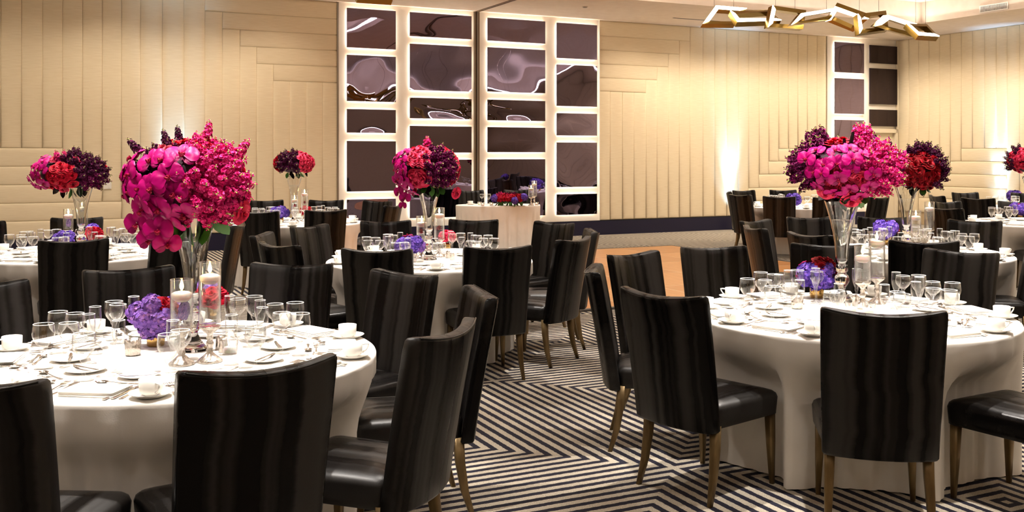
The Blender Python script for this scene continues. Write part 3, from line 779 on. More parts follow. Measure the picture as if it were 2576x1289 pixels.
me_flame_v, me_flame_f = lathe([(.0008, 0), (.004, .004), (.0062, .011), (.005, .019), (.0022, .028), (.0004, .034)], 12)
me_flame = mesh('flame', me_flame_v, me_flame_f, 'flame')
me_wick = mesh('wick', *tube([(0, 0, 0), (.0006, 0, .008)], .0008, 5), 'wick')
me_shaker = mesh('shaker_body', *lathe([(.001, 0), (.019, 0), (.0195, .002), (.0175, .05), (.018, .052), (.0165, .058), (.008, .062), (.001, .063)], 20), 'mercury')

OCC = []        # what already stands on the tables: (x, y, radius)
RADII = {'water_goblet': .045, 'wine_glass': .0445, 'champagne_flute': .033, 'saucer': .080, 'bread_plate': .083, 'napkin': .095}
def clash(x, y, r_): return any((x - a) ** 2 + (y - b) ** 2 < (r_ + c) ** 2 for a, b, c in OCC)
def inview(x, y, z=.8, m=25):
    px_ = CX + x / y * F; py_ = HY + (CAMH - z) * F / y
    return -m < px_ < 2576 + m and py_ < 1289 + m
def setting(tk, th, level, rr):
    cx, cy = TB[tk]
    def pos(dth, r): a = th + math.radians(dth + rr.uniform(-.8, .8)); r += rr.uniform(-.006, .006); return cx + r * cos(a), cy + r * sin(a)
    inward = th + PI
    def put(name, me, kind, cat, dth, r, rot=0, z=TOPZ, sub=None):
        x, y = pos(dth, r)
        if name in RADII:
            q = 0
            while clash(x, y, RADII[name] - (.02 if name == 'napkin' else 0)) and q < 40:
                q += 1; x, y = pos(dth + (q % 5 - 2) * q * .16, r + (.012 + .0022 * q) * (1 if q % 2 else -.4)) if name != 'napkin' else pos(dth, r + .001 * q)
            if q >= 40 and name != 'napkin': return None
        if not inview(x, y): return None
        if name in RADII: OCC.append((x, y, RADII[name] - (.025 if name == 'napkin' else 0)))
        o = thing(name, '', cat, (x, y, z), inward + rot + rr.uniform(-.04, .04), None, me); TRACK.append((o, kind, tk, name)); return o
    # glasses
    put('water_goblet', G_water, 'clear water goblet', 'glass', 21, .535)
    put('wine_glass', G_wine, 'clear wine glass', 'glass', 24, .455)
    if level > 0 or int(th * 10) % 2: put('champagne_flute', G_flute, 'clear champagne flute', 'glass', 22, .375)
    # cup and saucer
    s = put('saucer', me_saucer, 'white saucer', 'saucer', 18, .765)
    if s:
        p = s.location
        c = thing('coffee_cup', '', 'cup', (p.x, p.y, TOPZ + .0065), inward - PI / 2 - .5 + rr.uniform(-.5, .5), None, me_cup); TRACK.append((c, 'white coffee cup', tk, 'coffee_cup'))
        ob('cup_handle', me_handle, c)
    put('napkin', me_napkin, 'folded white napkin', 'napkin', 0, .70, PI / 2)
    b = put('bread_plate', me_plate, 'white bread plate', 'plate', -31, .43)
    if b and level > 0:
        k = thing('butter_knife', '', 'knife', (b.location.x, b.location.y, TOPZ + .0142), inward + 1.2 + rr.uniform(-.2, .2), None, me_butter); k.scale = (.78,) * 3; TRACK.append((k, 'silver butter knife', tk, 'butter_knife'))
    if level > 0:
        put('fork', me_fork, 'silver fork', 'fork', -11.5, .69)
        put('knife', me_knife, 'silver table knife', 'knife', 10, .69)
        put('fork', me_fork, 'silver fork', 'fork', -14, .69)
    if level > 1:
        put('spoon', me_spoon, 'silver spoon', 'spoon', 12, .70)
        put('spoon', me_spoon, 'silver spoon', 'spoon', 2, .555, PI / 2)
        put('fork', me_fork, 'silver fork', 'fork', -2, .585, -PI / 2)
        put('knife', me_knife, 'silver table knife', 'knife', 8, .70)
LV = {'T1': 2, 'T2': 2, 'T3': 1, 'T4': 1, 'T7': 1, 'T5': 0, 'T8': 0, 'T9': 0, 'T10': 0}
A0 = {'T1': -96, 'T2': -102, 'T3': -68, 'T4': -100, 'T7': -107, 'T5': -98, 'T8': -120, 'T9': -100, 'T10': -120}
# ================================================================== FLOWERS
def patch(fn, nu, nv_):
    v = [fn(i / nu, j / nv_) for j in range(nv_ + 1) for i in range(nu + 1)]
    f = [(j * (nu + 1) + i, j * (nu + 1) + i + 1, (j + 1) * (nu + 1) + i + 1, (j + 1) * (nu + 1) + i) for j in range(nv_) for i in range(nu)]
    return v, f
def rose_mesh(m, seed):
    rr = random.Random(seed); mb = MB()
    layers = [(3, .16, .62, 1.35, .0, .02), (4, .30, .62, 1.0, .05, .08), (5, .50, .58, .82, .14, .16), (6, .74, .50, .70, .30, .28), (6, .95, .36, .66, .44, .34)]
    for li, (n, r, h, sp, curl, open_) in enumerate(layers):
        for k in range(n):
            a0 = 2 * PI * (k + rr.uniform(-.15, .15)) / n + li * 1.1; jz = rr.uniform(-.04, .04)
            def fn(s, t, a0=a0):
                s = s * 2 - 1; wd = sp * (1 - .35 * (1 - t)) * (1 - .18 * t * t)
                a = a0 + s * wd * .95
                rad = r * (.30 + .70 * t ** .7) + curl * t ** 3 * (1 - .2 * abs(s)) - .05 * (1 - abs(s))
                z = h * (t ** .9) * (1 - .14 * s * s * t) - .32 - open_ * .6 * t ** 3 + .06 + jz
                return (rad * cos(a), rad * sin(a), z + (.22 if li < 3 else .12 if li == 3 else 0))
            mb.add(*patch(fn, 4, 4))
    return mb.mesh('rose', m)
def orchid_mesh(seed):
    rr = random.Random(seed); mb = MB()
    def tepal(ang, ln, wd, lift, mi=0, z0=0):
        def fn(s, t):
            s = s * 2 - 1; w2 = wd * max(.02, 1 - abs(2 * (t ** 1.15) - 1.0 - .10 * (1 - t)) ** 2.6) ** .5 * (.35 + .65 * min(1, t * 2.2))
            x = ln * t; y = s * w2
            z = z0 + lift * sin(t * PI * .8) - .10 * s * s * w2 * 2 + .04 * sin(6 * s + t * 5)
            return (x * cos(ang) - y * sin(ang), x * sin(ang) + y * cos(ang), z)
        mb.add(*patch(fn, 6, 10), mi)
    for a in (90, 212, 328): tepal(math.radians(a + rr.uniform(-6, 6)), .95, .34, .10 + rr.uniform(-.05, .1), 0, -.03)
    for a in (8, 172): tepal(math.radians(a + rr.uniform(-6, 6)), 1.05, .62, .16 + rr.uniform(-.08, .14), 0, .03)
    tepal(math.radians(270), .34, .15, .26, 1, .08); tepal(math.radians(225), .24, .12, .30, 1, .10); tepal(math.radians(315), .24, .12, .30, 1, .10)
    v, f = lathe([(.01, .32), (.05, .30), (.08, .2), (.09, .05)], 8); mb.add(v, f, 1)
    return mb.mesh('orchid', ['orchid', 'lip'])
def floret(mb, c, n, s, rr, mi=0, petals=5, rings=2):
    q = n.to_track_quat('Z', 'Y').to_matrix().to_4x4(); T = Matrix.Translation(c) @ q
    for ly in range(rings):
        for k in range(petals):
            a = 2 * PI * (k + .5 * ly) / petals + rr.uniform(-.2, .2); rr_ = s * (1 - .32 * ly); zt = s * (.12 + .35 * ly) + rr.uniform(-.1, .1) * s
            ca, sa = cos(a), sin(a); w_ = .42 * rr_ * 1.25
            dz1, dz2 = rr.uniform(-.05, .15) * s, rr.uniform(-.2, .12) * s; w_ = rr_ * (.52 if petals == 5 else .62)
            pts = [(0, 0, 0)] + [(rr_ * f_ * ca - g_ * w_ * sa, rr_ * f_ * sa + g_ * w_ * ca, z_) for f_, g_, z_ in ((.42, .8, zt * .7 + dz1), (.82, .85, zt + dz2), (1.0, 0, zt * .9 + dz2), (.82, -.85, zt + dz1), (.42, -.8, zt * .7))]
            mb.add(pts, [(0, 5, 4, 3), (0, 3, 2, 1)], mi, T)
def stock_mesh(m, seed, H=1.0, nfl=20, buds=True):
    """flower spike along +z, length about 1, radius about .33"""
    rr = random.Random(seed); mb = MB()
    mb.add(*tube([(0, 0, -.5), (.02, 0, .2), (0, .02, H)], [.03, .025, .015], 5), 1)
    for i in range(nfl):
        t = i / nfl; z = -.15 + t * (H * .92 + .1); a = i * 2.4; r = .24 * (1 - .45 * t); s = .225 * (1 - .45 * t)
        c = Vector((r * cos(a), r * sin(a), z)); n = Vector((cos(a), sin(a), .55 + .5 * t)).normalized()
        floret(mb, c, n, s, rr)
    if buds:
        for i in range(7):
            a = i * 2.4; c = Vector((.05 * cos(a), .05 * sin(a), H * (.88 + .025 * i)))
            v, f = lathe([(.004, -.045), (.032, -.01), (.028, .025), (.004, .05)], 6)
            mb.add(v, f, 1 if i % 2 else 0, Matrix.Translation(c) @ Vector((cos(a), sin(a), 1.2)).to_track_quat('Z', 'Y').to_matrix().to_4x4())
    me = mb.mesh('stock', [m, 'bud']); me.polygons.foreach_set('use_smooth', [False] * len(me.polygons)); return me
def hydr_mesh(m, seed, n=70):
    rr = random.Random(seed); mb = MB()
    v, f = lathe([(.001, -.8), (.55, -.55), (.8, 0), (.55, .55), (.001, .8)], 12); mb.add(v, f)
    for i in range(n):
        z = 1 - 1.75 * (i + .5) / n; a = i * 2.39996; r = math.sqrt(max(0, 1 - z * z)); d = Vector((r * cos(a), r * sin(a), z)); k = rr.uniform(.86, 1.03)
        floret(mb, d * k * .92, (d + Vector((rr.uniform(-.3, .3), rr.uniform(-.3, .3), rr.uniform(-.3, .3)))).normalized(), .27, rr, 0, 4, 1)
    me = mb.mesh('hydrangea', m); me.polygons.foreach_set('use_smooth', [False] * len(me.polygons)); return me
def leaf_mesh(m='leaf'):
    def fn(s, t): s = s * 2 - 1; w_ = .3 * sin(PI * min(.995, t)) ** .7; return (s * w_, .12 * abs(s) * w_ - .25 * t * t, t)
    return mesh('leaf', *patch(fn, 4, 7), m)
def roll_mesh():
    rings = [[(.17 * (1 - .4 * t) * cos(2 * PI * j / 12), .10 * sin(2 * PI * j / 12) * (1 - .3 * t), t - .2) for j in range(12)] for t in (0, .15, .4, .7, 1.0, 1.1)]
    return mesh('rolled_leaf', *loft(rings, cap=False), 'black_leaf')
FM = {}
for c in ('coral', 'red', 'dark', 'dusty'): FM['rose_' + c] = [rose_mesh('rose_' + c, s) for s in (1, 2)]
FM['orchid'] = [orchid_mesh(s) for s in (1, 2, 3)]
for c in ('pink', 'plum', 'dark'): FM['stock_' + c] = [stock_mesh('stock_' + c, s) for s in (1, 2, 3)]
FM['hyd'] = [hydr_mesh('hydrangea', 3)]; FM['hydb'] = [hydr_mesh('hydrangea_blue', 4)]
FM['leaf'] = [leaf_mesh()]; FM['bleaf'] = [leaf_mesh('black_leaf')]; FM['roll'] = [roll_mesh()]
NAMES = {'rose_coral': 'rose', 'rose_red': 'rose', 'rose_dark': 'rose', 'rose_dusty': 'rose', 'orchid': 'orchid', 'stock_pink': 'stock_stem', 'stock_plum': 'stock_stem', 'stock_dark': 'stock_stem',
         'hyd': 'hydrangea', 'hydb': 'hydrangea', 'leaf': 'leaf', 'bleaf': 'leaf', 'roll': 'rolled_leaf'}
PL = {'rose_coral': 'coral rose', 'rose_red': 'red rose', 'rose_dark': 'deep red rose', 'rose_dusty': 'dusty pink rose', 'stock_pink': 'hot pink stock', 'stock_plum': 'plum stock', 'stock_dark': 'dark plum stock',
      'hyd': 'violet hydrangea', 'hydb': 'blue-violet hydrangea', 'bleaf': 'black leaf', 'roll': 'rolled black leaf'}
SZ = {'rose_coral': .032, 'rose_red': .031, 'rose_dark': .033, 'rose_dusty': .031, 'orchid': .052, 'stock_pink': .115, 'stock_plum': .105, 'stock_dark': .10, 'hyd': .06, 'hydb': .06, 'leaf': .12, 'bleaf': .09, 'roll': .12}
def bouquet(name, label, cat, c, rad, zones, seed, scale=1.0, extra=(), core=.80, group='tall flower arrangements'):
    """c centre, rad (rx,ry,rz); zones: (kind, az0, az1, el0, el1, count, [size], [lift]) seen from the camera side"""
    rr = random.Random(seed); c = Vector(c); yaw = math.atan2(-c.x, c.y)
    t = thing(name, label, cat, c, yaw, group)
    rx, ry, rz = rad
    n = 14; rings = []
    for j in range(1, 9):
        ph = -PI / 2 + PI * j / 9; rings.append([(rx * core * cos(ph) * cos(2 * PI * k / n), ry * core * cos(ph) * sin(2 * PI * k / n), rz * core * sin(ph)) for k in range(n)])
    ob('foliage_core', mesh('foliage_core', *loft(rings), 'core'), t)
    placed = []
    for zn in zones:
        kind, a0, a1, e0, e1, cnt = zn[:6]; cnt = int(cnt * 1.35 + .5) if kind.startswith('rose') else cnt; size = (zn[6] if len(zn) > 6 else 1) * SZ[kind] * scale; lift = zn[7] if len(zn) > 7 else 0
        for _ in range(cnt):
            best = None
            for _t in range(14):
                az, el = math.radians(rr.uniform(a0, a1)), math.asin(rr.uniform(sin(math.radians(e0)), sin(math.radians(e1))))
                d = Vector((sin(az) * cos(el), -cos(az) * cos(el), sin(el)))
                q = Vector((d.x * rx, d.y * ry, d.z * rz))
                m_ = min([(q - p_).length / (s_ + size) for p_, s_ in placed] or [9])
                if best is None or m_ > best[0]: best = (m_, d, q)
            _, d, q = best; sz = size * rr.uniform(.88, 1.12); placed.append((q, size))
            nrm = Vector((d.x / rx, d.y / ry, d.z / rz)).normalized()
            nrm = (nrm + Vector((rr.uniform(-.22, .22), rr.uniform(-.22, .22), rr.uniform(-.12, .22)))).normalized()
            if kind.startswith('stock'):
                pos = q * .86 + nrm * lift - nrm * sz * .25; nrm = (nrm + Vector((0, 0, .25))).normalized()
            elif kind == 'orchid': pos = q * (1.0 + rr.uniform(-.05, .06)) + nrm * lift
            elif kind in ('leaf', 'bleaf', 'roll'): pos = q * .82 + nrm * lift
            else: pos = q * .93 + nrm * lift
            qt = nrm.to_track_quat('Z', 'Y') @ Matrix.Rotation(rr.uniform(0, 6.28) if kind != 'orchid' else rr.uniform(-.5, .5) , 3, 'Z').to_quaternion()
            o = ob(NAMES[kind], rr.choice(FM[kind]), t, pos, None, sz); o.rotation_euler = qt.to_euler()
            if kind in PL: o['label'] = PL[kind]
    for kind, dx, dy, dz_, nx, ny, nz, size in extra:
        o = ob(NAMES[kind], FM[kind][0], t, (dx, dy, dz_), None, SZ[kind] * size * scale)
        o.rotation_euler = Vector((nx, ny, nz)).to_track_quat('Z', 'Y').to_euler()
        if kind in PL: o['label'] = PL[kind]
    return t
# ------------------------------------------------------------------ tall trumpet vases
def vase_mesh():
    prof = [(.001, 0), (.066, 0), (.068, .005), (.052, .022), (.030, .050), (.022, .070), (.020, .082), (.030, .096), (.041, .115), (.043, .135), (.036, .155), (.024, .168),
            (.030, .176), (.034, .182), (.034, .20), (.036, .26), (.042, .34), (.053, .41), (.066, .47), (.082, .53), (.094, .57), (.100, .590)]
    inn = [(r - .004, z) for r, z in prof[::-1] if z > .195][:-0 or None]
    inn += [(.001, .205)]
    mb = MB(); mb.add(*lathe(prof, 36)); mb.add(*lathe([(.100, .590), (.098, .593), (.096, .590)], 36)); mb.add(*lathe(inn, 36))
    return mb.mesh('trumpet_vase', 'crystal')
me_vase = vase_mesh()
me_vwater = mesh('vase_water', *lathe([(.001, .212), (.028, .212), (.0305, .26), (.0355, .34), (.0455, .42), (.058, .48), (.001, .480)], 30), 'water')
VLAB = {'T1': 'tall clear glass trumpet vase holding the magenta orchid globe', 'T2': 'tall clear glass trumpet vase holding the wide orchid and plum bouquet',
        'T3': 'tall clear glass trumpet vase beside the padded wall', 'T4': 'tall clear glass trumpet vase in front of the mirrors', 'T5': 'slim clear glass vase holding the small round bouquet',
        'T7': 'tall clear glass trumpet vase holding the deep red rose bouquet', 'T9': 'tall clear glass vase holding the bouquet at the end wall'}
VPOS = {'T1': (P(486, 880, .765), .0), 'T2': (P(2118, 757, .765), 0), 'T3': (Vector((TB['T3'][0] + .03, TB['T3'][1], 0)), 0), 'T4': (Vector((TB['T4'][0] - .01, TB['T4'][1], 0)), 0),
        'T5': (Vector((TB['T5'][0] - .02, TB['T5'][1], 0)), 0), 'T7': (Vector((P(2280, 590, .76, Y=TB['T7'][1]).x, TB['T7'][1], 0)), 0), 'T9': (Vector((TB['T9'][0] - .07, TB['T9'][1], 0)), 0)}
petal_in = FM['rose_red'][0]
for tk, (p, _) in VPOS.items():
    OCC.append((p.x, p.y, .07)); v = thing('trumpet_vase', VLAB[tk], 'vase', (p.x, p.y, TOPZ), 0, 'tall trumpet vases'); ob('vase_glass', me_vase, v); ob('vase_water', me_vwater, v)
def vtop(tk, px_, py_):
    p = VPOS[tk][0]; return P(px_, py_, Y=p.y)
c = vtop('T1', 480, 462)
bouquet('flower_arrangement', 'big globe of magenta orchids and hot pink stock on a tall glass vase', 'flowers', c, (.245, .24, .200), [
    ('orchid', -88, -8, -62, 36, 19, 1.30, .01), ('stock_pink', -12, 85, -42, 44, 36, .85), ('rose_coral', 10, 80, 45, 70, 6, 1.1), ('stock_pink', -10, 70, 42, 62, 6, .62), ('stock_pink', -5, 80, -62, -42, 6, .8), ('rose_dusty', -85, -35, 38, 60, 4, 1.05), ('rose_dusty', -115, -80, -10, 25, 4, 1.0),
    ('rose_red', -40, 60, 62, 85, 4, 1.1), ('rose_coral', 82, 112, -35, 60, 9, 1.1), ('rose_coral', 60, 85, 45, 70, 3, 1.1), ('stock_dark', -75, -25, 45, 62, 4, .6, .01), ('stock_pink', 5, 60, 55, 78, 3, .55, .02),
    ('rose_coral', 112, 250, -40, 70, 22, 1.2), ('stock_plum', 112, 250, -30, 60, 16), ('leaf', -60, 60, -80, -55, 8, .9), ('leaf', 90, 270, -80, -50, 6), ('stock_dark', -100, -75, 15, 45, 3, .7)],
    11, 1.0, [('orchid', -.165, -.12, -.235, -.4, -.9, -.1, 1.1), ('orchid', -.095, -.15, -.25, .1, -.95, -.2, 1.1), ('orchid', -.215, -.08, -.17, -.5, -.8, -.1, 1.2), ('orchid', -.13, -.17, -.19, -.2, -.95, 0, 1.2),
              ('stock_dark', -.05, -.05, .205, -.15, 0, 1, .5), ('stock_dark', -.10, -.05, .19, -.35, 0, 1, .5), ('stock_pink', .07, -.05, .215, .15, 0, 1, .55), ('stock_dark', -.22, -.03, .15, -.6, 0, .7, .6), ('stock_pink', .20, -.03, .13, .6, 0, .8, .7), ('rose_coral', .215, -.09, -.13, .7, -.6, -.3, 1.35), ('rose_coral', .235, -.03, -.06, .9, -.4, 0, 1.2)])
c = vtop('T2', 2128, 422)
bouquet('flower_arrangement', 'wide bouquet of magenta orchids between plum stock and hot pink stock', 'flowers', c, (.325, .25, .175), [
    ('orchid', -40, 25, -58, 40, 19, 1.0, .015), ('stock_plum', -95, -42, -40, 60, 30, .95), ('stock_pink', 22, 88, -50, 50, 36, .85), ('rose_red', -45, -8, 58, 80, 3, 1.2), ('rose_coral', -28, 25, -45, 5, 6, 1.05, .01),
    ('rose_coral', -35, 20, -75, -50, 4, 1.3), ('leaf', -40, 60, -85, -60, 6, .9), ('roll', -20, 10, 48, 60, 2, .8), ('stock_plum', -80, -50, 45, 70, 5, .9, .05), ('stock_pink', 15, 60, 55, 72, 5, .8, .05),
    ('rose_red', 95, 265, -40, 70, 22, 1.2), ('stock_plum', 95, 265, -30, 60, 18), ('bleaf', -60, 60, -70, -55, 4, 1.0)],
    12, 1.0, [('rose_coral', .03, -.12, -.19, .1, -.7, -.7, 1.5), ('rose_coral', -.11, -.15, -.14, -.2, -.8, -.5, 1.3), ('stock_pink', .08, -.02, .16, .1, 0, 1, .8), ('orchid', -.13, -.26, -.03, -.4, -.9, .2, .9)])
c = vtop('T3', 180, 436)
bouquet('flower_arrangement', 'dark plum and red rose bouquet with orchids against the padded wall', 'flowers', c, (.315, .24, .17), [
    ('orchid', -95, -45, -40, 50, 13, 1.0, .01), ('rose_red', -48, 5, -45, 30, 10, 1.2), ('rose_coral', -60, -25, -60, -35, 3, 1.2), ('stock_dark', -20, 85, -10, 70, 26, .95), ('stock_plum', 20, 90, -45, 0, 12, .9), ('rose_coral', -50, 50, 50, 80, 7, 1.1),
    ('rose_coral', 75, 100, 0, 40, 3), ('bleaf', -60, 60, -75, -50, 6, 1.0), ('leaf', -10, 60, -80, -50, 5, .7), ('stock_dark', -10, 60, 50, 75, 4, .8, .04), ('stock_pink', -40, -20, 50, 65, 2, .8, .02), ('rose_red', 100, 260, -40, 70, 24, 1.2)], 13)
c = vtop('T4', 1078, 425)
bouquet('flower_arrangement', 'coral rose and plum stock bouquet with trailing magenta orchids before the mirrors', 'flowers', c, (.265, .23, .205), [
    ('orchid', -95, -45, -60, 45, 17, 1.05, .012), ('rose_coral', -50, -5, 15, 80, 10, 1.25), ('rose_coral', -35, -12, -35, -10, 3, 1.7), ('stock_plum', -5, 62, -45, 62, 30, .9), ('rose_coral', 60, 95, -35, 60, 13, 1.15),
    ('roll', -30, -8, 0, 30, 2, 1.25), ('bleaf', -40, 40, -75, -55, 5, .9), ('leaf', -20, 60, -80, -55, 6, .7), ('stock_pink', -30, 10, 72, 88, 3, .8, .02), ('rose_coral', 100, 260, -50, 75, 26, 1.2)], 14, 1.0,
    [('orchid', -.24, -.05, -.19, -.6, -.8, 0, 1.0), ('orchid', -.19, -.08, -.235, -.3, -.9, 0, 1.0), ('orchid', -.21, -.05, -.30, -.4, -.9, 0, .7), ('rose_coral', .23, -.08, -.2, .6, -.7, -.2, 1.25)])
c = vtop('T5', 740, 411)
bouquet('flower_arrangement', 'small round bouquet half dark plum stock and half coral roses', 'flowers', c, (.265, .24, .16), [
    ('stock_dark', -60, 10, -45, 70, 26, .95), ('rose_coral', 5, 88, -40, 75, 20, 1.2), ('rose_red', -95, -50, -40, 60, 10, 1.2), ('bleaf', -20, 70, -75, -45, 5, .9), ('leaf', -60, 60, -80, -60, 4, .7), ('rose_red', 95, 265, -40, 70, 22, 1.3)], 15)
c = vtop('T7', 2312, 428)
bouquet('flower_arrangement', 'bouquet of deep red roses fringed with dark plum stock', 'flowers', c, (.21, .21, .195), [
    ('rose_dark', -30, 50, -55, 55, 18, 1.25), ('orchid', -85, -35, -20, 50, 6, .9), ('stock_dark', 45, 95, -45, 60, 18, .9, .02), ('stock_dark', -40, 60, 50, 80, 10, .9, .03), ('bleaf', -50, 40, -75, -40, 7, .9), ('leaf', 20, 60, -80, -50, 3, .8),
    ('rose_dark', 95, 265, -40, 70, 20, 1.3)], 16)
c = vtop('T9', 2590, 405)
bouquet('flower_arrangement', 'red and dark plum bouquet at the end wall, cut by the picture edge', 'flowers', c, (.27, .24, .19), [
    ('rose_coral', -60, 60, -50, 60, 22, 1.25), ('stock_dark', -95, -45, -30, 60, 16, .9, .02), ('rose_red', -80, -50, -20, 40, 6, 1.2), ('bleaf', -40, 40, -80, -50, 5), ('rose_red', 60, 265, -40, 70, 26, 1.3)], 17)
# low bouquets
def low(tk, px_, py_, s, zones, seed, label, hasvase=True, rad=None):
    p = P(px_, py_, .765); cz = TOPZ + .115 * s
    me = MB().add(*lathe([(.001, .001), (.034, .001), (.036, .004), (.038, .075), (.0365, .076), (.034, .008), (.001, .006)], 18)).mesh('bud_vase', 'gold')
    OCC.append((p.x, p.y, .105 * s))
    o = thing('low_vase', 'glass vase under ' + label, 'vase', (p.x, p.y, TOPZ), 0, 'low mercury glass vases', me); o.scale = (s,) * 3
    bouquet('low_bouquet', label, 'flowers', (p.x, p.y, TOPZ + .13 * s), rad or (.085 * s, .085 * s, .065 * s), zones, seed, s, (), .7, 'low purple and red bouquets')
hz1 = [('hyd', -75, 0, -20, 50, 4, .85), ('hyd', -30, 30, -50, 0, 3, .8), ('rose_red', 20, 80, 10, 60, 4, .9, .015), ('orchid', 40, 100, -20, 40, 2, .6, .01), ('hyd', 110, 250, -20, 50, 5, .9)]
hz2 = [('hydb', -50, 45, -35, 25, 7, .8), ('orchid', -100, -60, -30, 30, 3, .85, .012), ('rose_dark', 10, 80, 30, 75, 4, 1.15, .025), ('rose_dark', 60, 100, 0, 40, 2, 1.1, .02), ('rose_red', -10, 15, 45, 60, 1, .8, .01), ('rose_dark', 110, 250, -10, 60, 5, 1.2)]
low('T1', 392, 868, 1.05, hz1, 21, 'low violet hydrangea posy beside the candles on the orchid globe table')
low('T1', 538, 800, .85, [('rose_red', -120, 120, -20, 75, 9, 1.1), ('hyd', 120, 240, -10, 60, 2, 1.0)], 22, 'small red rose posy behind the tall candle on the orchid globe table')
low('T2', 2055, 748, 1.12, hz2, 23, 'low blue-violet hydrangea and dark rose posy on the wide bouquet table')
low('T3', 232, 622, .95, [('rose_red', 0, 90, -20, 75, 5, 1.6), ('rose_red', -90, 0, 0, 60, 4, 1.3), ('hydb', 100, 260, -20, 60, 3, 1.1)], 24, 'red rose posy beside the candles on the padded-wall table')
low('T3', 160, 628, .8, [('hydb', -90, 90, -40, 60, 6, .9)], 25, 'small violet posy in front of the candles on the padded-wall table')
low('T4', 1030, 655, 1.0, [('hydb', -80, 60, -40, 30, 7, .85), ('orchid', -60, 30, 30, 80, 4, .8, .01), ('hyd', 110, 250, -20, 50, 3)], 26, 'low violet hydrangea posy on the coral-and-plum bouquet table')
low('T4', 1126, 629, .9, [('rose_coral', -120, 120, -20, 75, 9, 1.1)], 27, 'coral rose posy behind the tall candle before the mirrors')
low('T5', 706, 558, 1.0, [('hydb', -90, 60, -40, 30, 6, 1.1), ('rose_coral', -60, 60, 40, 80, 4, 1.1)], 28, 'low violet hydrangea and coral rose posy on the small round bouquet table')
low('T5', 770, 551, .9, [('rose_red', -120, 120, -20, 75, 9, 1.2)], 29, 'small red rose posy on the small round bouquet table')
low('T7', 2232, 614, 1.05, [('hydb', -90, 40, -40, 45, 8, 1.1), ('rose_dark', 40, 90, 20, 80, 3, 1.4)], 30, 'low violet hydrangea and dark rose posy on the deep red rose table')
low('T8', 1995, 522, 1.0, [('hydb', -90, 90, -40, 60, 8, 1.1)], 31, 'low violet hydrangea posy on the far table by the uplight')
low('T9', 2566, 547, .95, [('hydb', -80, 30, -40, 30, 6, 1.1), ('orchid', -60, 60, 30, 80, 4, .9), ('rose_dark', 30, 90, 0, 60, 4, 1.2)], 32, 'low violet and magenta posy on the end-wall bouquet table')
low('T10', 2556, 514, 1.15, [('hydb', -80, 10, -40, 40, 6, 1.1), ('rose_dark', 0, 90, 0, 70, 7, 1.2), ('rose_dark', -60, 60, 40, 80, 3, 1.2)], 33, 'low violet and dark red posy on the farthest table')
# sweetheart long arrangement
p = P(1281, 517, .765)
bouquet('low_bouquet', 'long low arrangement of red roses and violet hydrangea on the sweetheart table', 'flowers', (p.x, p.y, TOPZ + .125), (.30, .11, .085), [
    ('hydb', -75, -55, -20, 20, 1, 1.2), ('hydb', 55, 75, -20, 20, 1, 1.2), ('hydb', 20, 35, -30, 0, 1, 1.0), ('rose_red', -50, 50, -20, 60, 14, 1.1), ('rose_dark', 30, 85, 20, 70, 8, 1.1), ('rose_coral', -88, 10, 20, 75, 8, 1.1),
    ('stock_pink', -90, -50, 10, 60, 5, .7), ('stock_plum', -30, 60, 50, 75, 5, .7), ('leaf', -90, 90, -60, -35, 14, .8), ('rose_red', 100, 260, -10, 60, 14, 1.2)], 34, 1.0, (), .75, 'low purple and red bouquets')

# ------------------------------------------------------------------ candles in tall glass cylinders on crystal stems
def stemfoot():
    return MB().add(*lathe([(.001, 0), (.050, 0), (.052, .006), (.046, .012), (.030, .024), (.020, .034), (.013, .040), (.016, .050), (.011, .058), (.015, .070), (.017, .076), (.015, .082), (.011, .090), (.015, .100), (.011, .110), (.014, .118), (.030, .132), (.042, .142), (.046, .150), (.001, .150)], 28)).mesh('stem_foot', ['mercury'])
me_foot = stemfoot()
me_foot_c = me_foot.copy(); me_foot_c.materials.clear(); me_foot_c.materials.append(M['crystal'])
def cyl(H):
    return MB().add(*lathe([(.001, .151), (.0445, .151), (.0455, .155), (.0455, .15 + H), (.0445, .1515 + H), (.0435, .15 + H), (.0432, .162), (.001, .158)], 30)).add(*lathe([(.0458, .1485 + H), (.0468, .1500 + H), (.0448, .1518 + H), (.0430, .15 + H)], 30)).mesh('glass_cylinder', 'glass')
CYL = {h: cyl(h) for h in (.20, .265)}
me_fc = mesh('floating_candle', *lathe([(.001, -.020), (.022, -.018), (.036, -.006), (.0405, .006), (.040, .014), (.028, .020), (.012, .023), (.001, .022)], 26), 'candle')
me_wt = {h: mesh('water', *lathe([(.001, .163), (.0425, .163), (.0425, .15 + h - .075), (.001, .15 + h - .075)], 24), 'water') for h in CYL}
def candle(tk, px_, py_, H, fl, lab, grp='floating candles in glass cylinders'):
    p = P(px_, py_, .765)
    OCC.append((p.x, p.y, .055))
    t = thing('candle_holder', lab, 'candle', (p.x, p.y, TOPZ), rnd.uniform(0, 3), grp)
    ob('stem_foot', me_foot, t); g = ob('glass_cylinder', CYL[H], t); ob('water', me_wt[H], t)
    zc = .15 + H - .072
    cd = ob('floating_candle', me_fc, t, (0, 0, zc), None, 1.05); ob('wick', me_wick, cd, (0, 0, .022)); ob('flame', me_flame, cd, (0, 0, .026), None, 1.3)
    for kind, sx in fl:
        o = ob(NAMES[kind], FM[kind][0], t, (sx * .018, 0, .15 + H * .34), (0, .3 * sx, 0), (.026 / .04 * min(.031, SZ[kind]) * 1.2, .026 / .04 * min(.031, SZ[kind]) * 1.2, .05 / .04 * min(.031, SZ[kind]) * 1.2))
        if kind in PL: o['label'] = 'submerged ' + PL[kind]
candle('T1', 457, 915, .20, [('hyd', .6)], 'shorter floating candle in a glass cylinder beside the hydrangea, orchid globe table')
candle('T1', 528, 908, .265, [('rose_red', -.3)], 'taller floating candle over a red rose, on the orchid globe table')
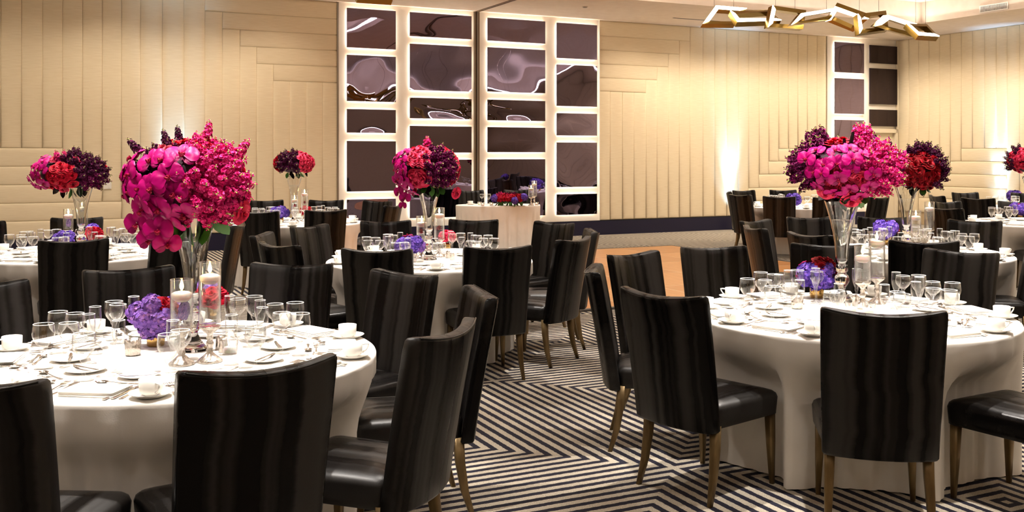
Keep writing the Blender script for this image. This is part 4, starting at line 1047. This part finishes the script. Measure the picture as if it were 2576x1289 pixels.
candle('T2', 2170, 775, .20, [], 'shorter floating candle in a glass cylinder on the wide bouquet table')
candle('T2', 2206, 762, .265, [], 'taller floating candle in a glass cylinder on the wide bouquet table')
candle('T3', 172, 618, .20, [('hyd', .2)], 'shorter floating candle over a violet bloom on the padded-wall table')
candle('T3', 208, 616, .265, [('rose_dark', 0)], 'taller floating candle over a dark rose on the padded-wall table')
candle('T4', 1061, 648, .20, [('rose_red', -.3)], 'shorter floating candle before the mirrors, over red petals')
candle('T4', 1105, 645, .265, [('rose_red', 0)], 'taller floating candle before the mirrors, over a red rose')
candle('T5', 741, 560, .20, [('rose_red', 0)], 'shorter floating candle on the small round bouquet table')
candle('T5', 766, 556, .265, [('rose_red', .2)], 'taller floating candle on the small round bouquet table')
candle('T7', 2304, 624, .20, [], 'shorter floating candle on the deep red rose table')
candle('T7', 2338, 617, .265, [], 'taller floating candle on the deep red rose table')
candle('T6', 1336, 517, .20, [], 'shorter floating candle beside the flowers on the sweetheart table')
candle('T6', 1344, 514, .265, [], 'taller floating candle beside the flowers on the sweetheart table')
candle('T9', 2604, 556, .265, [], 'tall floating candle on the end-wall bouquet table')
# votives and shakers
def votive(px_, py_, lab, silver=False, lit=True):
    p = P(px_, py_, .765); OCC.append((p.x, p.y, .037)); t = thing('votive_candle', lab, 'candle', (p.x, p.y, TOPZ), 0, 'votive candles')
    ob('votive_cup', me_votive_s if silver else me_votive, t)
    c_ = ob('tealight', me_tealight, t)
    if lit: ob('flame', me_flame, c_, (0, 0, .03), None, .6)
def shaker(px_, py_, lab):
    p = P(px_, py_, .765); OCC.append((p.x, p.y, .021)); thing('salt_shaker', lab, 'shaker', (p.x, p.y, TOPZ), 0, 'silvery shakers', me_shaker)
votive(334, 892, 'ribbed glass votive in front of the violet hydrangea, orchid globe table', True, False)
votive(579, 888, 'small frosted glass votive beside the two metal shakers, orchid globe table', False, False)
shaker(553, 877, 'slim silvery shaker, first of two beside the tall candle'); shaker(562, 884, 'slim silvery shaker standing between its twin and the frosted votive')
votive(2005, 775, 'silvery ribbed votive in front of the blue hydrangea', True, False); votive(2142, 785, 'small glass votive at the foot of the trumpet vase, wide bouquet table', False)
votive(2186, 789, 'small glass votive behind the black chair back, wide bouquet table', False); shaker(2152, 768, 'silvery shaker beside the short candle, wide bouquet table')
shaker(1127, 648, 'silvery shaker beside the candles before the mirrors'); shaker(1138, 653, 'second silvery shaker before the mirrors, beside its twin')
votive(1039, 658, 'glass votive below the violet posy before the mirrors', True, False); votive(1056, 662, 'clear votive glass near the short candle before the mirrors', False, False)
shaker(707, 565, 'silvery shaker on the small round bouquet table')
for q, (px_, py_) in enumerate(((1206, 516), (1214, 518), (1236, 517), (1350, 516.5))):
    votive(px_, py_, ['first glass votive beside the coffee cup on the sweetheart table', 'second glass votive from the cup on the sweetheart table', 'lit glass votive close to the flowers on the sweetheart table', 'votive at the far end of the sweetheart table'][q])
# sweetheart cup + glasses
for px_, me_, nm, kd in ((1212, G_wine, 'wine_glass', 'clear wine glass'), (1223, G_flute, 'champagne_flute', 'clear champagne flute'), (1229, G_water, 'water_goblet', 'clear water goblet')):
    p = P(px_, 513.5, .765); o = thing(nm, '', 'glass', (p.x, p.y, TOPZ), 0, None, me_); TRACK.append((o, kd, 'T6', nm))
p = P(1184, 514.5, .765); o = thing('saucer', '', 'saucer', (p.x, p.y, TOPZ), 0, None, me_saucer); TRACK.append((o, 'white saucer', 'T6', 'saucer'))
o = thing('coffee_cup', '', 'cup', (p.x, p.y, TOPZ + .0065), 2.6, None, me_cup); ob('cup_handle', me_handle, o); TRACK.append((o, 'white coffee cup', 'T6', 'coffee_cup'))

for tk, lv in LV.items():
    rr = random.Random(hash(tk) % 7 if False else sum(map(ord, tk)))
    for k in range(10): setting(tk, math.radians(A0[tk] + 36 * k), lv, rr)

# ================================================================== CHANDELIERS
def chandelier(label, off=Vector((0, 0, 0)), top=CH, proto=None):
    Y0 = 12.2; S = 3.081
    def q(x, y, dy): return P(1740 + x / S, y / S, Y=Y0 + dy)
    base = q(1000, 150, 0)
    t = thing('linked_frame_chandelier', label, 'chandelier', base + off, 0, 'linked brass frame chandeliers')
    FR = [([(75, 200, -.25), (175, 62, .05), (415, 82, .25), (330, 203, -.05)], (1, 1, 0, 0)),
          ([(290, 105, -.2), (345, 190, -.3), (685, 178, -.05), (590, 92, .25)], (1, 1, 0, 0)),
          ([(575, 218, -.25), (610, 50, -.1), (872, 86, .2), (848, 233, .1)], (1, 0, 0, 0)),
          ([(755, 200, -.3), (830, 112, -.1), (1150, 62, .15), (1050, 160, .1)], (1, 1, 0, 0)),
          ([(1045, 150, .2), (1120, 33, .0), (1382, 128, -.2), (1258, 235, .15)], (1, 1, 0, 0)),
          ([(1268, 120, -.25), (1283, 272, -.3), (1512, 242, -.05), (1490, 92, .2)], (1, 0, 0, 0)),
          ([(1400, 205, -.25), (1500, 118, -.1), (1790, 205, .1), (1690, 285, .1)], (1, 1, 0, 0)),
          ([(1650, 200, -.15), (1745, 292, -.3), (1905, 302, -.1), (1812, 205, .15)], (1, 1, 0, 0))]
    for pts, lit in FR:
        W = [q(*p_) - base for p_ in pts]; n = (W[2] - W[0]).cross(W[3] - W[1]).normalized()
        if n.y > 0: n = -n        # towards the camera side
        cen = sum(W, Vector()) / 4
        hb = MB(); h, d = .026, .034
        def inn(k, amt):
            a = (W[k] - W[k - 1]).normalized(); b = (W[(k + 1) % 4] - W[k]).normalized(); bis = (b - a).normalized(); sn = max(.35, abs(a.cross(b).length)); 
            if bis.dot(cen - W[k]) < 0: bis = -bis
            half = math.asin(min(1, sn)) / 2 if a.dot(b) > 0 else (PI - math.asin(min(1, sn))) / 2
            return W[k] + bis * (amt / max(.4, cos(half)))
        rings = []
        for k in range(4): rings.append([W[k] + n * d, inn(k, 2 * h) + n * d, inn(k, 2 * h) - n * d, W[k] - n * d])
        v, f = loft(rings, cap=False, closed=True)
        ob('brass_frame', mesh('brass_frame', v, f, 'brass', False), t)
        for k in range(4):
            if not lit[k]: continue
            a, b = W[k], W[(k + 1) % 4]; ia, ib = inn(k, 2 * h), inn((k + 1) % 4, 2 * h); o1 = n * (d + .001); o2 = n * (d + .012)
            vv = [a + o1, b + o1, ib + o1, ia + o1, a + o2, b + o2, ib + o2, ia + o2]
            ob('led_bar', mesh('led_bar', vv, [(0, 1, 2, 3), (4, 7, 6, 5), (0, 4, 5, 1), (1, 5, 6, 2), (2, 6, 7, 3), (3, 7, 4, 0)], 'lamp_led', False), t)
    for x_, y_, dy in ((175, 62, .05), (325, 100, 0), (650, 55, 0), (800, 78, .1), (1045, 80, .1), (1300, 95, 0), (1450, 95, .1), (1735, 185, 0), (1812, 205, .15)):
        a = q(x_, y_, dy) - base; ztop = top - (base + off).z
        ob('wire', mesh('wire', *tube([a, (a.x, a.y, ztop)], .0022, 5), 'wire'), t)
    return t, base
ch1, base = chandelier('chandelier of linked brass frames with glowing edges, hanging over the tables')
tip = P(1740 + 1905 / 3.081, 98, Y=12.1); tgt = P(986, 6, Y=10.4)
def copy_ch(off, lab, rz):
    r = ch1.copy(); C.objects.link(r); r.location = ch1.location + off; r.rotation_euler = (0, 0, rz); r['label'] = lab
    for chd in ch1.children: c_ = chd.copy(); C.objects.link(c_); c_.parent = r
    return r
copy_ch(tgt - tip, 'second linked brass chandelier, only its glowing tip showing at the top edge', 0)
pos3 = R(13.0, -5.0, 3.15); copy_ch(pos3 - ch1.location, 'third linked brass chandelier, seen only as a reflection in the mirrors', 1.2)

# ================================================================== ordinal labels
WORD = ['first', 'second', 'third', 'fourth', 'fifth', 'sixth', 'seventh', 'eighth', 'ninth', 'tenth', 'eleventh', 'twelfth', 'thirteenth', 'fourteenth', 'fifteenth', 'sixteenth', 'seventeenth', 'eighteenth', 'nineteenth', 'twentieth']
def ordw(i):
    if i < 20: return WORD[i]
    t_ = ['twenty', 'thirty', 'forty'][(i + 1) // 10 - 2]; r_ = (i + 1) % 10
    return (t_[:-1] + 'ieth') if r_ == 0 else t_ + '-' + WORD[r_ - 1]
gr = {}
for o, kind, tk, nm in TRACK: gr.setdefault((kind, tk), []).append(o)
PLUR = {'glass': 'glasses', 'fork': 'forks', 'knife': 'knives', 'spoon': 'spoons', 'cup': 'cups', 'saucer': 'saucers', 'plate': 'plates', 'napkin': 'napkins', 'chair': 'chairs'}
for (kind, tk), os_ in gr.items():
    os_.sort(key=lambda o: o.location.x / o.location.y)
    for i, o in enumerate(os_):
        pre = 'at ' if o['category'] == 'chair' else 'on '
        o['label'] = kind + (', %s from the left ' % ordw(i) if len(os_) > 1 else ' ') + pre + TN[tk]
        if 'group' not in o: o['group'] = kind.replace('clear ', '').replace('white ', '') + ' set ' + pre + TN[tk]
